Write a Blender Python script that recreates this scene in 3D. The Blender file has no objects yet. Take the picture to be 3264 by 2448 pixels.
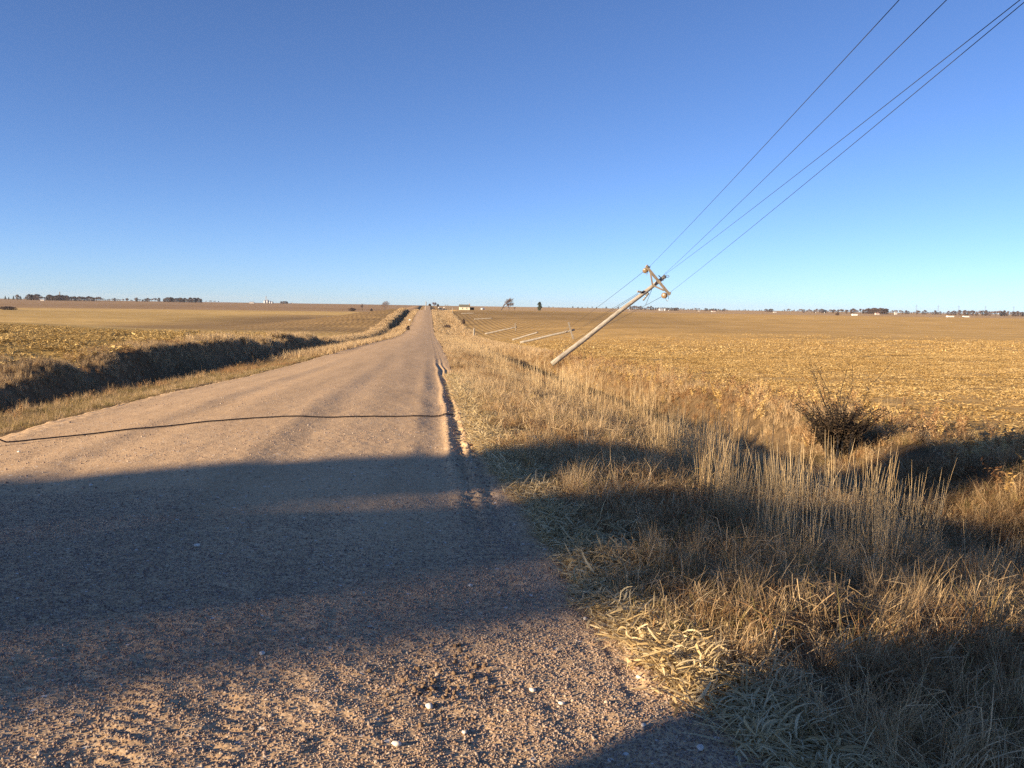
import bpy, math, random
import numpy as np
from mathutils import Matrix, Vector
R = math.radians
random.seed(7); rng = np.random.default_rng(11)
S = bpy.context.scene; COL = S.collection

# ------------------------------------------------------------------ camera
EYE = 1.65; FPX = 2822.0; CX, CY = 1632.0, 1224.0
YAW, PITCH, ROLL = R(5.41), math.atan((1224-979.5)/2822.0), R(0.88)
cam = bpy.data.objects.new('camera', bpy.data.cameras.new('camera')); COL.objects.link(cam)
cam.matrix_world = (Matrix.Translation((0, 0, EYE)) @ Matrix.Rotation(-YAW, 4, 'Z')
                    @ Matrix.Rotation(R(90)-PITCH, 4, 'X') @ Matrix.Rotation(ROLL, 4, 'Z'))
cam.data.sensor_width = 36; cam.data.lens = FPX/3264*36
cam.data.clip_start = 0.05; cam.data.clip_end = 30000
S.camera = cam
CM = np.array(cam.matrix_world)[:3, :3]
# ------------------------------------------------------------------ light
SUN_AZ, SUN_EL = R(245.4), R(13)          # compass-like: clockwise from the road direction (+Y)
sdir = Vector((math.sin(SUN_AZ)*math.cos(SUN_EL), math.cos(SUN_AZ)*math.cos(SUN_EL), math.sin(SUN_EL)))
W = bpy.data.worlds.new('World'); S.world = W; W.use_nodes = True
wn = W.node_tree.nodes; wl = W.node_tree.links; wn.clear()
sky = wn.new('ShaderNodeTexSky'); sky.sky_type = 'NISHITA'; sky.sun_disc = False
sky.sun_elevation = SUN_EL; sky.sun_rotation = SUN_AZ
sky.air_density = 0.6; sky.dust_density = 0.2; sky.ozone_density = 2.4; sky.altitude = 450
hs = wn.new('ShaderNodeHueSaturation'); hs.inputs['Saturation'].default_value = 1.0
bg = wn.new('ShaderNodeBackground'); bg.inputs[1].default_value = 0.058
wo = wn.new('ShaderNodeOutputWorld')
wl.new(sky.outputs[0], hs.inputs['Color']); gain = wn.new('ShaderNodeMix'); gain.data_type = 'RGBA'; gain.blend_type = 'MULTIPLY'; gain.inputs[0].default_value = 1; gain.inputs[7].default_value = (.92, 1.03, 1.28, 1)
wl.new(hs.outputs[0], gain.inputs[6]); wl.new(gain.outputs[2], bg.inputs[0]); wl.new(bg.outputs[0], wo.inputs[0])
sun = bpy.data.objects.new('sun', bpy.data.lights.new('sun', 'SUN')); COL.objects.link(sun)
sun.data.energy = 5.0; sun.data.angle = R(0.53); sun.data.color = (1.0, 0.77, 0.50)
sun.rotation_euler = (-sdir).to_track_quat('-Z', 'Y').to_euler()
S.view_settings.view_transform = 'Standard'; S.view_settings.look = 'None'
S.view_settings.exposure = 1.35; S.view_settings.gamma = 1.0
S.render.engine = 'CYCLES'
S.cycles.max_bounces = 6; S.cycles.diffuse_bounces = 3; S.cycles.transmission_bounces = 3
S.cycles.use_denoising = False; S.cycles.denoiser = 'OPENIMAGEDENOISE'; S.cycles.denoising_input_passes = 'RGB_ALBEDO_NORMAL'; S.cycles.denoising_prefilter = 'ACCURATE'
S.cycles.use_fast_gi = False

# ------------------------------------------------------------------ noise
def _hash(ix, iy, seed):
    h = (ix.astype(np.int64)*374761393 + iy.astype(np.int64)*668265263 + seed*982451653) & 0xffffffff
    h = ((h ^ (h >> 13))*1274126177) & 0xffffffff
    return ((h ^ (h >> 16)) & 0xffffff)/float(0xffffff)
def vnoise(x, y, seed=0):
    x = np.asarray(x, float); y = np.asarray(y, float)
    ix = np.floor(x); iy = np.floor(y); fx = x-ix; fy = y-iy
    fx = fx*fx*(3-2*fx); fy = fy*fy*(3-2*fy); ix = ix.astype(np.int64); iy = iy.astype(np.int64)
    a = _hash(ix, iy, seed); b = _hash(ix+1, iy, seed); c = _hash(ix, iy+1, seed); d = _hash(ix+1, iy+1, seed)
    return (a+(b-a)*fx)+((c+(d-c)*fx)-(a+(b-a)*fx))*fy
def fbm(x, y, seed=0, oct=4, gain=.5):
    s = 0; a = 1; t = 0
    for o in range(oct):
        s = s+a*(vnoise(x*2**o+o*17.3, y*2**o-o*9.1, seed+o)-.5); t += a; a *= gain
    return s/t*2
def sstep(a, b, x):
    t = np.clip((np.asarray(x, float)-a)/(b-a), 0, 1); return t*t*(3-2*t)
def pchip(xs, ys):
    xs = np.array(xs, float); ys = np.array(ys, float); h = np.diff(xs); d = np.diff(ys)/h
    m = np.zeros_like(xs); m[0] = d[0]; m[-1] = d[-1]
    for i in range(1, len(xs)-1):
        if d[i-1]*d[i] > 0:
            w1 = 2*h[i]+h[i-1]; w2 = h[i]+2*h[i-1]; m[i] = (w1+w2)/(w1/d[i-1]+w2/d[i])
    def f(x):
        x = np.clip(np.asarray(x, float), xs[0], xs[-1]); i = np.clip(np.searchsorted(xs, x)-1, 0, len(xs)-2)
        t = (x-xs[i])/h[i]
        return ((1+2*t)*(1-t)**2*ys[i]+t*(1-t)**2*h[i]*m[i]+t*t*(3-2*t)*ys[i+1]+t*t*(t-1)*h[i]*m[i+1])
    return f
# ------------------------------------------------------------------ terrain
RL, RR = -5.0, .85                       # road edges
z_road = pchip([-400, 0, 11, 31, 60, 95, 127, 180, 230, 300, 370, 430, 480, 600, 750, 1100, 1700, 3000, 7000],
               [0, 0, -.03, -.55, -1.2, -2.1, -2.9, -3.7, -3.65, -2.3, -.95, -.35, -1.0, -2.6, -2.0, 1.6, 1.0, 3.5, 3.5])
z_left = pchip([-400, 0, 40, 70, 110, 170, 300, 450, 650, 900, 1300, 2000, 3200, 7000],
               [-.25, -.15, -.15, -.6, -.95, -3.4, -5.2, -4.6, -3.4, -2.4, -.4, 1.9, 3.5, 3.5])
z_right = pchip([-400, 0, 40, 80, 130, 200, 300, 430, 520, 640, 900, 1400, 2000, 3200, 7000],
                [-.45, -.45, -.85, -1.5, -2.2, -2.6, -2.0, -.55, -.3, -.8, -2.2, -.8, 1.2, 3.2, 3.2])
re_base = pchip([0, 3, 4, 5, 6.5, 8.5, 10, 13, 20, 45, 130, 400, 2000], [1.6, 1.32, 1.06, .95, .90, .78, .68, .62, .62, .8, 1.0, 1.0, 1.0])
def re_(y): return re_base(y)+.07*fbm(y*1.1, np.asarray(y)*0+4.5, 93, 3)
def le_(y): return -5.0-.3*sstep(24, 10, y)+.16*fbm(np.asarray(y)*.7, np.asarray(y)*0+1.5, 91, 3)
def ditch(x, y):
    zr = z_road(y)
    wob = .25*fbm(x*.15, y*.06, 21, 2)
    crown = .11*(1-np.clip(np.abs(x-(RL+RR)/2)/3.0, 0, 1)**1.6)
    # ditch strength fades along the left side where the field comes level
    ld = 1-.72*sstep(75, 105, y)*(1-sstep(210, 240, y)); ld = ld*(1-.6*sstep(420, 470, y))
    wob2 = .5*fbm(x*.05, y*.16, 22, 3)
    lf = -.33*sstep(RL, -7.2, x) - 1.25*ld*sstep(-7.5+wob, -8.9, x) + (1.6+.45*sstep(22, 45, y))*ld*(1+.25*fbm(y*.3, x*.1, 24, 2))*sstep(-9.3+wob2*.5, -11.1+wob2, x)
    rd = (1-.9*sstep(62, 85, y))*(.28+.72*sstep(13, 22, y))
    rf = -.50*sstep(RR, 4.4, x) - 1.2*rd*sstep(4.45+wob, 5.45+wob, x) + (.10+1.25*rd)*sstep(6.2+wob, 7.8+wob, x)
    off = np.where(x < RL, lf, np.where(x > RR, rf, 0))
    return zr, crown, off
def H(x, y):
    x = np.asarray(x, float); y = np.asarray(y, float)
    zr, crown, off = ditch(x, y)
    dist = np.hypot(x, y)
    zl = z_left(y+np.clip(-x-60, 0, None)*.12) + .35*fbm(x/90., y/90., 3, 3)*sstep(20, 140, -x)
    zR = z_right(y+np.clip(x-60, 0, None)*.05) + .30*fbm(x/80., y/80., 5, 3)*sstep(20, 140, x)
    bankL = zr+off
    bankR = zr+off
    # near the road follow the road profile, further out the field profile
    far_ = sstep(360, 450, y); wl_ = sstep(13, 60-30*far_, -x); wr_ = sstep(11-2*far_, 55-38*far_, x)
    z = np.where(x < RL, bankL*(1-wl_)+zl*wl_, np.where(x > RR, bankR*(1-wr_)+zR*wr_, zr+crown*1.0))
    rough = np.where((x < RL-.1) | (x > RR+.1), 1., 0.)
    z = z+rough*.05*fbm(x*1.3, y*1.3, 9, 3)*np.exp(-dist/120)
    z = z+.9*fbm(x/420., y/420., 31, 2)*sstep(500, 1500, dist)*sstep(30, 200, np.abs(x))
    z = z-.38*np.exp(-((x-7.0)/1.7)**2-((y-49.5)/2.5)**2)
    return z
def ray(px, py):
    d = CM @ np.array([(px-CX)/FPX, -(py-CY)/FPX, -1.0]); return d
def on_y(px, py, Y):
    d = ray(px, py); t = Y/d[1]; return Vector((d[0]*t, Y, EYE+d[2]*t))
def at(px, dist):
    d = ray(px, 979.5+(px-1632)*.0154); x = d[0]/d[1]*dist; return float(x), float(dist), float(H(x, dist))
def hit(px, py, tmin=2, tmax=6000):
    d = ray(px, py); t = tmin; prev = None
    while t < tmax:
        x, y, z = d[0]*t/d[1], t, EYE+d[2]*t/d[1]
        g = float(H(x, y))
        if z <= g:
            lo, hi = (prev or t), t
            for _ in range(20):
                m = (lo+hi)/2
                if EYE+d[2]*m/d[1] <= float(H(d[0]*m/d[1], m)): hi = m
                else: lo = m
            return (float(d[0]*hi/d[1]), hi, float(H(d[0]*hi/d[1], hi)))
        prev = t; t *= 1.012
    return None
# ------------------------------------------------------------------ mesh helpers
def link(name, verts, faces, mat=None, parent=None, smooth=True, uvless=True):
    me = bpy.data.meshes.new(name); me.from_pydata([tuple(v) for v in verts], [], faces); me.update()
    if smooth: me.shade_smooth()
    o = bpy.data.objects.new(name, me); COL.objects.link(o)
    if mat:
        for m in (mat if isinstance(mat, (list, tuple)) else [mat]): me.materials.append(m)
    if parent: o.parent = parent
    return o
def np_mesh(name, V, F):
    me = bpy.data.meshes.new(name); V = np.asarray(V, np.float32); F = np.asarray(F, np.int32)
    me.vertices.add(len(V)); me.vertices.foreach_set('co', V.ravel())
    n = F.shape[1]; me.loops.add(F.size); me.loops.foreach_set('vertex_index', F.ravel())
    me.polygons.add(len(F)); me.polygons.foreach_set('loop_start', np.arange(0, F.size, n, dtype=np.int32))
    me.update(calc_edges=True); me.validate(); return me
def tag(o, label=None, cat=None, group=None, kind=None):
    if label: o['label'] = label
    if cat: o['category'] = cat
    if group: o['group'] = group
    if kind: o['kind'] = kind
    return o
def empty(name, loc, label, cat, group=None, rz=0):
    o = bpy.data.objects.new(name, None); COL.objects.link(o); o.location = loc; o.rotation_euler = (0, 0, rz)
    o.empty_display_size = .3
    return tag(o, label, cat, group)
class MB:
    def __init__(s): s.v = []; s.f = []
    def tube(s, pts, rad, n=8, cap=True):
        pts = [Vector(p) for p in pts]
        if not isinstance(rad, (list, tuple)): rad = [rad]*len(pts)
        b0 = len(s.v); up = None
        for i, p in enumerate(pts):
            d = (pts[min(i+1, len(pts)-1)]-pts[max(i-1, 0)]).normalized()
            if up is None: up = Vector((0, 0, 1)) if abs(d.z) < .9 else Vector((1, 0, 0))
            a = d.cross(up).normalized(); b = a.cross(d).normalized(); up = b
            for k in range(n):
                t = 2*math.pi*k/n; s.v.append(p+(a*math.cos(t)+b*math.sin(t))*rad[i])
        for i in range(len(pts)-1):
            for k in range(n):
                k2 = (k+1) % n; s.f.append((b0+i*n+k, b0+i*n+k2, b0+(i+1)*n+k2, b0+(i+1)*n+k))
        if cap:
            s.f.append(tuple(b0+k for k in range(n))[::-1]); s.f.append(tuple(b0+(len(pts)-1)*n+k for k in range(n)))
        return s
    def box(s, c, size, axes=None):
        c = Vector(c); X, Y, Z = axes or (Vector((1, 0, 0)), Vector((0, 1, 0)), Vector((0, 0, 1)))
        hx, hy, hz = [q/2 for q in size]; b = len(s.v)
        for sx in (-1, 1):
            for sy in (-1, 1):
                for sz in (-1, 1): s.v.append(c+X*hx*sx+Y*hy*sy+Z*hz*sz)
        for f in ((0, 1, 3, 2), (4, 6, 7, 5), (0, 4, 5, 1), (2, 3, 7, 6), (0, 2, 6, 4), (1, 5, 7, 3)): s.f.append(tuple(b+i for i in f))
        return s
    def poly(s, pts):
        b = len(s.v); s.v += [Vector(p) for p in pts]; s.f.append(tuple(range(b, b+len(pts)))); return s
    def ribbon(s, pts, w, side):
        b = len(s.v)
        for p, q in zip(pts, w): s.v.append(p-side*q/2); s.v.append(p+side*q/2)
        for i in range(len(pts)-1): s.f.append((b+2*i, b+2*i+1, b+2*i+3, b+2*i+2))
    def prism(s, prof, d0, d1, X, Z, Yv, o):
        """outline prof [(u,v)] in X,Z extruded along Yv from d0 to d1"""
        o = Vector(o); b = len(s.v); n = len(prof)
        for d in (d0, d1):
            for u, v in prof: s.v.append(o+X*u+Z*v+Yv*d)
        s.f.append(tuple(b+i for i in range(n))); s.f.append(tuple(b+n+i for i in range(n))[::-1])
        for i in range(n):
            j = (i+1) % n; s.f.append((b+i, b+n+i, b+n+j, b+j))
        return s
    def build(s, name, mat, parent=None, smooth=False): return link(name, s.v, s.f, mat, parent, smooth)
def copy_tree(o, parent=None):
    c = o.copy(); COL.objects.link(c); c.parent = parent
    for ch in list(o.children): copy_tree(ch, c)
    return c
# ------------------------------------------------------------------ materials
def newmat(name):
    m = bpy.data.materials.new(name); m.use_nodes = True; nt = m.node_tree; nt.nodes.clear()
    out = nt.nodes.new('ShaderNodeOutputMaterial'); return m, nt, out
class NT:
    def __init__(s, nt): s.nt = nt
    def n(s, t, **k):
        o = s.nt.nodes.new(t)
        for a, b in k.items(): setattr(o, a, b)
        return o
    def l(s, a, b): s.nt.links.new(a, b)
    def noise(s, vec, scale, detail=3, rough=.55, out='Fac'):
        o = s.n('ShaderNodeTexNoise'); o.inputs['Scale'].default_value = scale; o.inputs['Detail'].default_value = detail
        o.inputs['Roughness'].default_value = rough
        if vec: s.l(vec, o.inputs['Vector'])
        return o.outputs[out]
    def ramp(s, fac, stops):
        o = s.n('ShaderNodeValToRGB'); e = o.color_ramp.elements
        while len(e) < len(stops): e.new(.5)
        for q, (p, c) in zip(e, stops):
            q.position = p; q.color = tuple(c)+(1,) if not isinstance(c, (int, float)) else (c, c, c, 1)
        s.l(fac, o.inputs[0]); return o.outputs[0]
    def mix(s, fac, a, b, mode='MIX'):
        o = s.n('ShaderNodeMix', data_type='RGBA', blend_type=mode)
        for sock, v in ((o.inputs[0], fac), (o.inputs[6], a), (o.inputs[7], b)):
            if isinstance(v, (int, float)): sock.default_value = v
            elif isinstance(v, tuple): sock.default_value = v+(1,)
            else: s.l(v, sock)
        return o.outputs[2]
    def math(s, op, a, b=0.0):
        o = s.n('ShaderNodeMath', operation=op)
        for sock, v in ((o.inputs[0], a), (o.inputs[1], b)):
            if isinstance(v, (int, float)): sock.default_value = v
            else: s.l(v, sock)
        return o.outputs[0]
    def bump(s, h, strength, dist):
        o = s.n('ShaderNodeBump'); o.inputs['Strength'].default_value = strength; o.inputs['Distance'].default_value = dist
        s.l(h, o.inputs['Height']); return o.outputs[0]
    def diff(s, col, out, normal=None, rough=.9, spec=.15):
        o = s.n('ShaderNodeBsdfPrincipled'); o.inputs['Roughness'].default_value = rough
        o.inputs['Specular IOR Level'].default_value = spec
        if isinstance(col, tuple): o.inputs['Base Color'].default_value = col+(1,)
        else: s.l(col, o.inputs['Base Color'])
        if normal: s.l(normal, o.inputs['Normal'])
        s.l(o.outputs[0], out.inputs[0]); return o
def simple(name, col, rough=.8, metal=0, var=.25, scale=6, spec=.2):
    m, nt, out = newmat(name); q = NT(nt); tc = q.n('ShaderNodeTexCoord')
    f = q.noise(tc.outputs['Object'], scale, 4)
    lo = tuple(max(0, c*(1-var)) for c in col); hi = tuple(min(1, c*(1+var)) for c in col)
    o = q.diff(q.ramp(f, [(.3, lo), (.7, hi)]), out, rough=rough, spec=spec); o.inputs['Metallic'].default_value = metal
    return m
def blade_mat(name, cols, trans=.3, rough=.8, wscale=.35):
    """dry plant matter: colour varies by instance, by place and by blade"""
    m, nt, out = newmat(name); q = NT(nt)
    oi = q.n('ShaderNodeObjectInfo'); geo = q.n('ShaderNodeNewGeometry'); 
    n1 = q.noise(geo.outputs['Position'], wscale, 3); n2 = q.noise(geo.outputs['Position'], 9, 2)
    at_ = q.n('ShaderNodeAttribute', attribute_type='GEOMETRY', attribute_name='shade')
    f = q.math('ADD', q.math('MULTIPLY', n1, .9), q.math('MULTIPLY', oi.outputs['Random'], .25))
    f = q.math('ADD', f, q.math('MULTIPLY', n2, .3)); f = q.math('ADD', f, q.math('MULTIPLY', at_.outputs['Fac'], .6))
    f = q.math('MULTIPLY', f, .6)
    c = q.ramp(f, [(.25+.5*i/(len(cols)-1), k) for i, k in enumerate(cols)])
    d = q.n('ShaderNodeBsdfPrincipled'); d.inputs['Roughness'].default_value = rough; d.inputs['Specular IOR Level'].default_value = .2
    t = q.n('ShaderNodeBsdfTranslucent'); mx = q.n('ShaderNodeMixShader'); mx.inputs[0].default_value = trans
    q.l(c, d.inputs['Base Color']); q.l(c, t.inputs['Color']); q.l(d.outputs[0], mx.inputs[1]); q.l(t.outputs[0], mx.inputs[2])
    q.l(mx.outputs[0], out.inputs[0]); return m
STRAW = [(.11, .066, .036), (.28, .185, .095), (.47, .335, .175), (.68, .52, .31)]
M_grass = blade_mat('dry_grass', STRAW)
M_rust = blade_mat('rust_weed', [(.09, .042, .02), (.22, .115, .05), (.38, .225, .105), (.54, .37, .19)])
M_stem = blade_mat('grass_stem', [(.20, .12, .055), (.36, .24, .12), (.52, .38, .2), (.62, .48, .28)], .15)
M_husk = blade_mat('corn_husk', [(.28, .18, .08), (.46, .33, .15), (.62, .48, .25), (.74, .62, .38)], .3)
M_resid = blade_mat('corn_residue', [(.24, .15, .05), (.42, .275, .095), (.54, .37, .14), (.72, .54, .25)], .2)
M_stub = blade_mat('corn_stubble', [(.12, .08, .03), (.28, .19, .07), (.46, .32, .12), (.64, .47, .20)], .2)
M_greenish = blade_mat('faded_green_grass', [(.07, .06, .025), (.15, .13, .05), (.26, .2, .08), (.38, .28, .12)])

# ground
def ground_mat():
    m, nt, out = newmat('field_ground'); q = NT(nt)
    geo = q.n('ShaderNodeNewGeometry'); P = geo.outputs['Position']
    va = q.n('ShaderNodeAttribute', attribute_type='GEOMETRY', attribute_name='tint')
    vm = q.n('ShaderNodeAttribute', attribute_type='GEOMETRY', attribute_name='rows')
    n1 = q.noise(P, 14, 5, .7); n2 = q.noise(P, 2.2, 4, .65); n3 = q.noise(P, .12, 3)
    mp = q.n('ShaderNodeMapping'); mp.inputs['Scale'].default_value = (.25, .05, 1); q.l(P, mp.inputs['Vector'])
    n4 = q.noise(mp.outputs[0], 1.0, 4, .6)
    sep = q.n('ShaderNodeSeparateXYZ'); q.l(P, sep.inputs[0])
    xw = q.math('ADD', sep.outputs[0], q.math('MULTIPLY', n2, .22))
    wave = q.math('SINE', q.math('MULTIPLY', xw, 2*math.pi/1.52))
    f = q.math('ADD', q.math('MULTIPLY', n1, .55), q.math('MULTIPLY', n2, .45))
    k = q.ramp(f, [(.30, .42), (.46, .85), (.56, 1.08), (.70, 1.55)])
    k2 = q.ramp(n3, [(.3, .86), (.7, 1.14)]); mp2 = q.n('ShaderNodeMapping'); mp2.inputs['Scale'].default_value = (.010, .075, 1); q.l(P, mp2.inputs['Vector'])
    k3 = q.mix(1.0, q.ramp(n4, [(.3, .9), (.7, 1.1)]), q.ramp(q.noise(mp2.outputs[0], 1.0, 5, .65), [(.3, .80), (.5, 1.0), (.7, 1.14)]), 'MULTIPLY')
    c = q.mix(1.0, va.outputs['Color'], k, 'MULTIPLY'); c = q.mix(1.0, c, k2, 'MULTIPLY'); c = q.mix(1.0, c, k3, 'MULTIPLY')
    # rows: bare dark soil between straw rows
    rowf = q.math('MULTIPLY', q.math('MULTIPLY', q.math('ADD', wave, .25), vm.outputs['Fac']), q.math('MULTIPLY', q.noise(P, .05, 3), .75))
    rowf = q.n('ShaderNodeClamp').outputs[0] if False else rowf
    cl = q.n('ShaderNodeClamp'); q.l(rowf, cl.inputs[0])
    c = q.mix(cl.outputs[0], c, (.12, .078, .042))
    hgt = q.math('ADD', q.math('MULTIPLY', f, 1.0), q.math('MULTIPLY', wave, 0.0))
    q.diff(c, out, q.bump(hgt, .35, .06), .95, .05); return m
def road_mat():
    m, nt, out = newmat('gravel_road'); q = NT(nt)
    geo = q.n('ShaderNodeNewGeometry'); P = geo.outputs['Position']
    v1 = q.n('ShaderNodeTexVoronoi'); v1.inputs['Scale'].default_value = 62; q.l(P, v1.inputs['Vector'])
    v2 = q.n('ShaderNodeTexVoronoi'); v2.inputs['Scale'].default_value = 27; q.l(P, v2.inputs['Vector'])
    n1 = q.noise(P, 40, 4, .7); n2 = q.noise(P, 1.1, 4, .6)
    mp = q.n('ShaderNodeMapping'); mp.inputs['Scale'].default_value = (1.6, .09, 1); q.l(P, mp.inputs['Vector'])
    n3 = q.noise(mp.outputs[0], 1.0, 5, .6)
    cc = q.n('ShaderNodeSeparateColor'); q.l(v1.outputs['Color'], cc.inputs[0])
    stone = q.ramp(cc.outputs[0], [(0, (.38, .24, .135)), (.45, (.56, .385, .22)), (.8, (.66, .475, .29)), (1, (.76, .61, .42))])
    base = q.ramp(n2, [(.3, (.54, .37, .21)), (.7, (.64, .455, .265))])
    c = q.mix(.5, base, stone)
    c = q.mix(1.0, c, q.ramp(n3, [(.28, .86), (.5, 1.0), (.72, 1.12)]), 'MULTIPLY')
    # rare pale limestone chips
    s2 = q.n('ShaderNodeSeparateColor'); q.l(v2.outputs['Color'], s2.inputs[0])
    chip = q.math('MULTIPLY', q.math('GREATER_THAN', s2.outputs[1], .965), q.math('LESS_THAN', v2.outputs['Distance'], .34))
    c = q.mix(chip, c, (.72, .66, .56))
    h = q.math('ADD', q.math('MULTIPLY', v1.outputs['Distance'], -.7), q.math('MULTIPLY', n1, .6))
    h = q.math('ADD', h, q.math('MULTIPLY', v2.outputs['Distance'], -.4))
    q.diff(c, out, q.bump(h, .28, .009), .92, .05); return m
M_ground = ground_mat(); M_road = road_mat()

def lines(segs):
    out = []
    for a, b, st in segs: out += list(np.arange(a, b, st))
    return np.array(out)
def geo(a, b, r, s0):
    out = []; s = s0
    while a < b: out.append(a); a += s; s *= r
    return out
# grids
ys = np.unique(np.concatenate([-np.array(geo(2, 260, 1.12, .5)), lines([(-2, 22, .12)]), geo(22, 140, 1.006, .14), geo(140, 900, 1.012, 1.0), geo(900, 7000, 1.06, 14)]))
xp = np.concatenate([lines([(.2, 10, .12)]), geo(10, 60, 1.02, .16), geo(60, 600, 1.035, 1.6), geo(600, 6000, 1.09, 20)])
xn = -np.concatenate([lines([(4.4, 13, .12)]), geo(13, 60, 1.02, .16), geo(60, 600, 1.035, 1.6), geo(600, 6000, 1.09, 20)])
xs = np.unique(np.concatenate([xn, np.linspace(-4.2, 0, 10), xp]))
def grid(xs, ys, fz):
    X, Y = np.meshgrid(xs, ys); Z = fz(X, Y); V = np.stack([X, Y, Z], -1).reshape(-1, 3)
    nx = len(xs); i = np.arange(len(ys)-1)[:, None]*nx+np.arange(nx-1)[None]; i = i.ravel()
    return V, np.stack([i, i+1, i+nx+1, i+nx], -1), X.ravel(), Y.ravel()
def zg(X, Y):
    z = H(X, Y); inside = (X > le_(Y)+.15) & (X < re_(Y)-.12); return np.where(inside, z-.07, z)
V, F, X, Y = grid(xs, ys, zg)
me = np_mesh('ground', V, F)
def lerp(a, b, t): return a[None]*(1-t[:, None])+b[None]*t[:, None]
D = np.hypot(X, Y)
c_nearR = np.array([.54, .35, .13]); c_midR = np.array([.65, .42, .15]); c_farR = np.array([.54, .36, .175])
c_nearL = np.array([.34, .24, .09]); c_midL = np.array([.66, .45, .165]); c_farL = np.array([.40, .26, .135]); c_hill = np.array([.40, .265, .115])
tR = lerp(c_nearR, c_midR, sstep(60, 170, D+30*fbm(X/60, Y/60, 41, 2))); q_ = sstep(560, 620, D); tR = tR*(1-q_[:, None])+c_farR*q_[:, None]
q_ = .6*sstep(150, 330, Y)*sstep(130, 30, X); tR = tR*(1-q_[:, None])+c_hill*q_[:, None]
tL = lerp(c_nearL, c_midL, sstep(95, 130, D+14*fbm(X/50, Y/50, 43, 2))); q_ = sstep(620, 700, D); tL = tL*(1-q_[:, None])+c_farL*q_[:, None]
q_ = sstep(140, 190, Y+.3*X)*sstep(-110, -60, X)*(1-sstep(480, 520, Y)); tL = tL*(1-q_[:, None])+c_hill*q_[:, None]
c_soil = np.array([.11, .075, .04])
T = np.where((X > -2)[:, None], tR, tL)
vg = np.maximum(sstep(-13, -11.5, X)*(X < RL), sstep(8.6, 7.6, X)*(X > RR))*(1-sstep(160, 330, Y)*.6)
T = T*(1-vg[:, None])+c_soil*1.5*vg[:, None]
farv = np.maximum(sstep(-12, -11, X)*(X < RL), sstep(8.6, 7.6, X)*(X > RR))*sstep(100, 300, Y)
T = T*(1-farv[:, None])+np.array([.33, .215, .09])*farv[:, None]
patch = sstep(.1, .5, fbm(X/260, Y/140, 47, 3))*sstep(150, 400, D); T = T*(1-.16*patch[:, None])
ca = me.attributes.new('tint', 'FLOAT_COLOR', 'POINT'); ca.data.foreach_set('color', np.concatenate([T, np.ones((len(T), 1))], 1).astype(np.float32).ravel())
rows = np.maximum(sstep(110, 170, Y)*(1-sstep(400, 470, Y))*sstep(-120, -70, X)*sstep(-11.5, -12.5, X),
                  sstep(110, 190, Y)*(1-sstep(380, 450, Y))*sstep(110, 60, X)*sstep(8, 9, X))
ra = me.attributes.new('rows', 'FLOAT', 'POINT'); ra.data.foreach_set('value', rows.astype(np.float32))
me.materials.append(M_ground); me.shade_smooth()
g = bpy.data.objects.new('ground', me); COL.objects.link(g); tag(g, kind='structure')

# road: relief of ruts, windrow and tread prints is real geometry
def rut_x(y): return .10+.05*fbm(y*.3, y*0+3, 61, 2)
def z_surf(X, Y):
    zr, crown, _ = ditch(X, Y); z = zr+crown
    near = np.exp(-np.clip(Y-6, 0, None)/25)
    z = z+.006*fbm(X*.9, Y*.35, 71, 3)+.006*fbm(X*4, Y*2, 73, 3)*near
    loose = sstep(6.2, 3.2, Y+.25*X)*sstep(-5, -2.5, X)
    z = z+(.004+.004*loose)*fbm(X*13, Y*13, 75, 3)*near+.012*loose*fbm(X*4.5, Y*6, 78, 2)
    rx = rut_x(Y)
    for off, dep, wd in ((.30, .034, .07), (.47, .028, .05), (.02, .010, .15), (-1.5, .012, .25), (-3.4, .012, .25)):
        amp = dep*(.35+.8*vnoise(Y*.7+off*9, Y*0+off, 77))*(sstep(5, 8.5, Y) if off > 0 else 1)*(1-.92*sstep(20, 45, Y))
        dxx = X-(rx+off*(1.0))
        z = z-amp*np.exp(-(dxx/wd)**2)+amp*.75*np.exp(-((dxx+wd*1.7)/(wd*.8))**2)
    z = z+.05*fbm(X*17, Y*17, 81, 3)*np.exp(-((X-rx-.38)/.17)**2)*sstep(6, 8.5, Y)*sstep(26, 16, Y)
    # chevron tread prints near the viewer
    for cx, cy0, cy1, ang, per in ((-1.0, 1.9, 4.3, .5, .075), (-.52, 1.9, 3.9, -.4, .08), (.62, 4.2, 8.5, .35, .11), (-2.9, 3.0, 7.5, .4, .10)):
        u = X-cx-(Y-cy0)*-.12; m = np.exp(-(u/.13)**4)*sstep(cy0-.1, cy0+.1, Y)*sstep(cy1+.5, cy1-.8, Y)*sstep(.25, .6, vnoise(X*3, Y*2.2, 79))*.55
        z = z-m*(.006+.009*np.sin(2*math.pi*(Y+ang*np.abs(u))/per))
    
    zb_ = H(X, Y); wgt = np.maximum(sstep(RR-.4, RR+.02, X), sstep(RL+.4, RL, X))
    return (z+.006)*(1-wgt)+(zb_+.015+.010*fbm(X*9, Y*9, 76, 2))*wgt
ry = np.unique(np.concatenate([-np.array(geo(.5, 260, 1.12, .5)), lines([(-.5, 2, .1), (2, 6.5, .017), (6.5, 14, .035), (14, 26, .08)]), geo(26, 1900, 1.01, .16)]))
rx_ = np.unique(np.concatenate([lines([(-5.3, -2.4, .035), (-2.4, 1.5, .02)]), [1.5]]))
XX, YY = np.meshgrid(rx_, ry)
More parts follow.
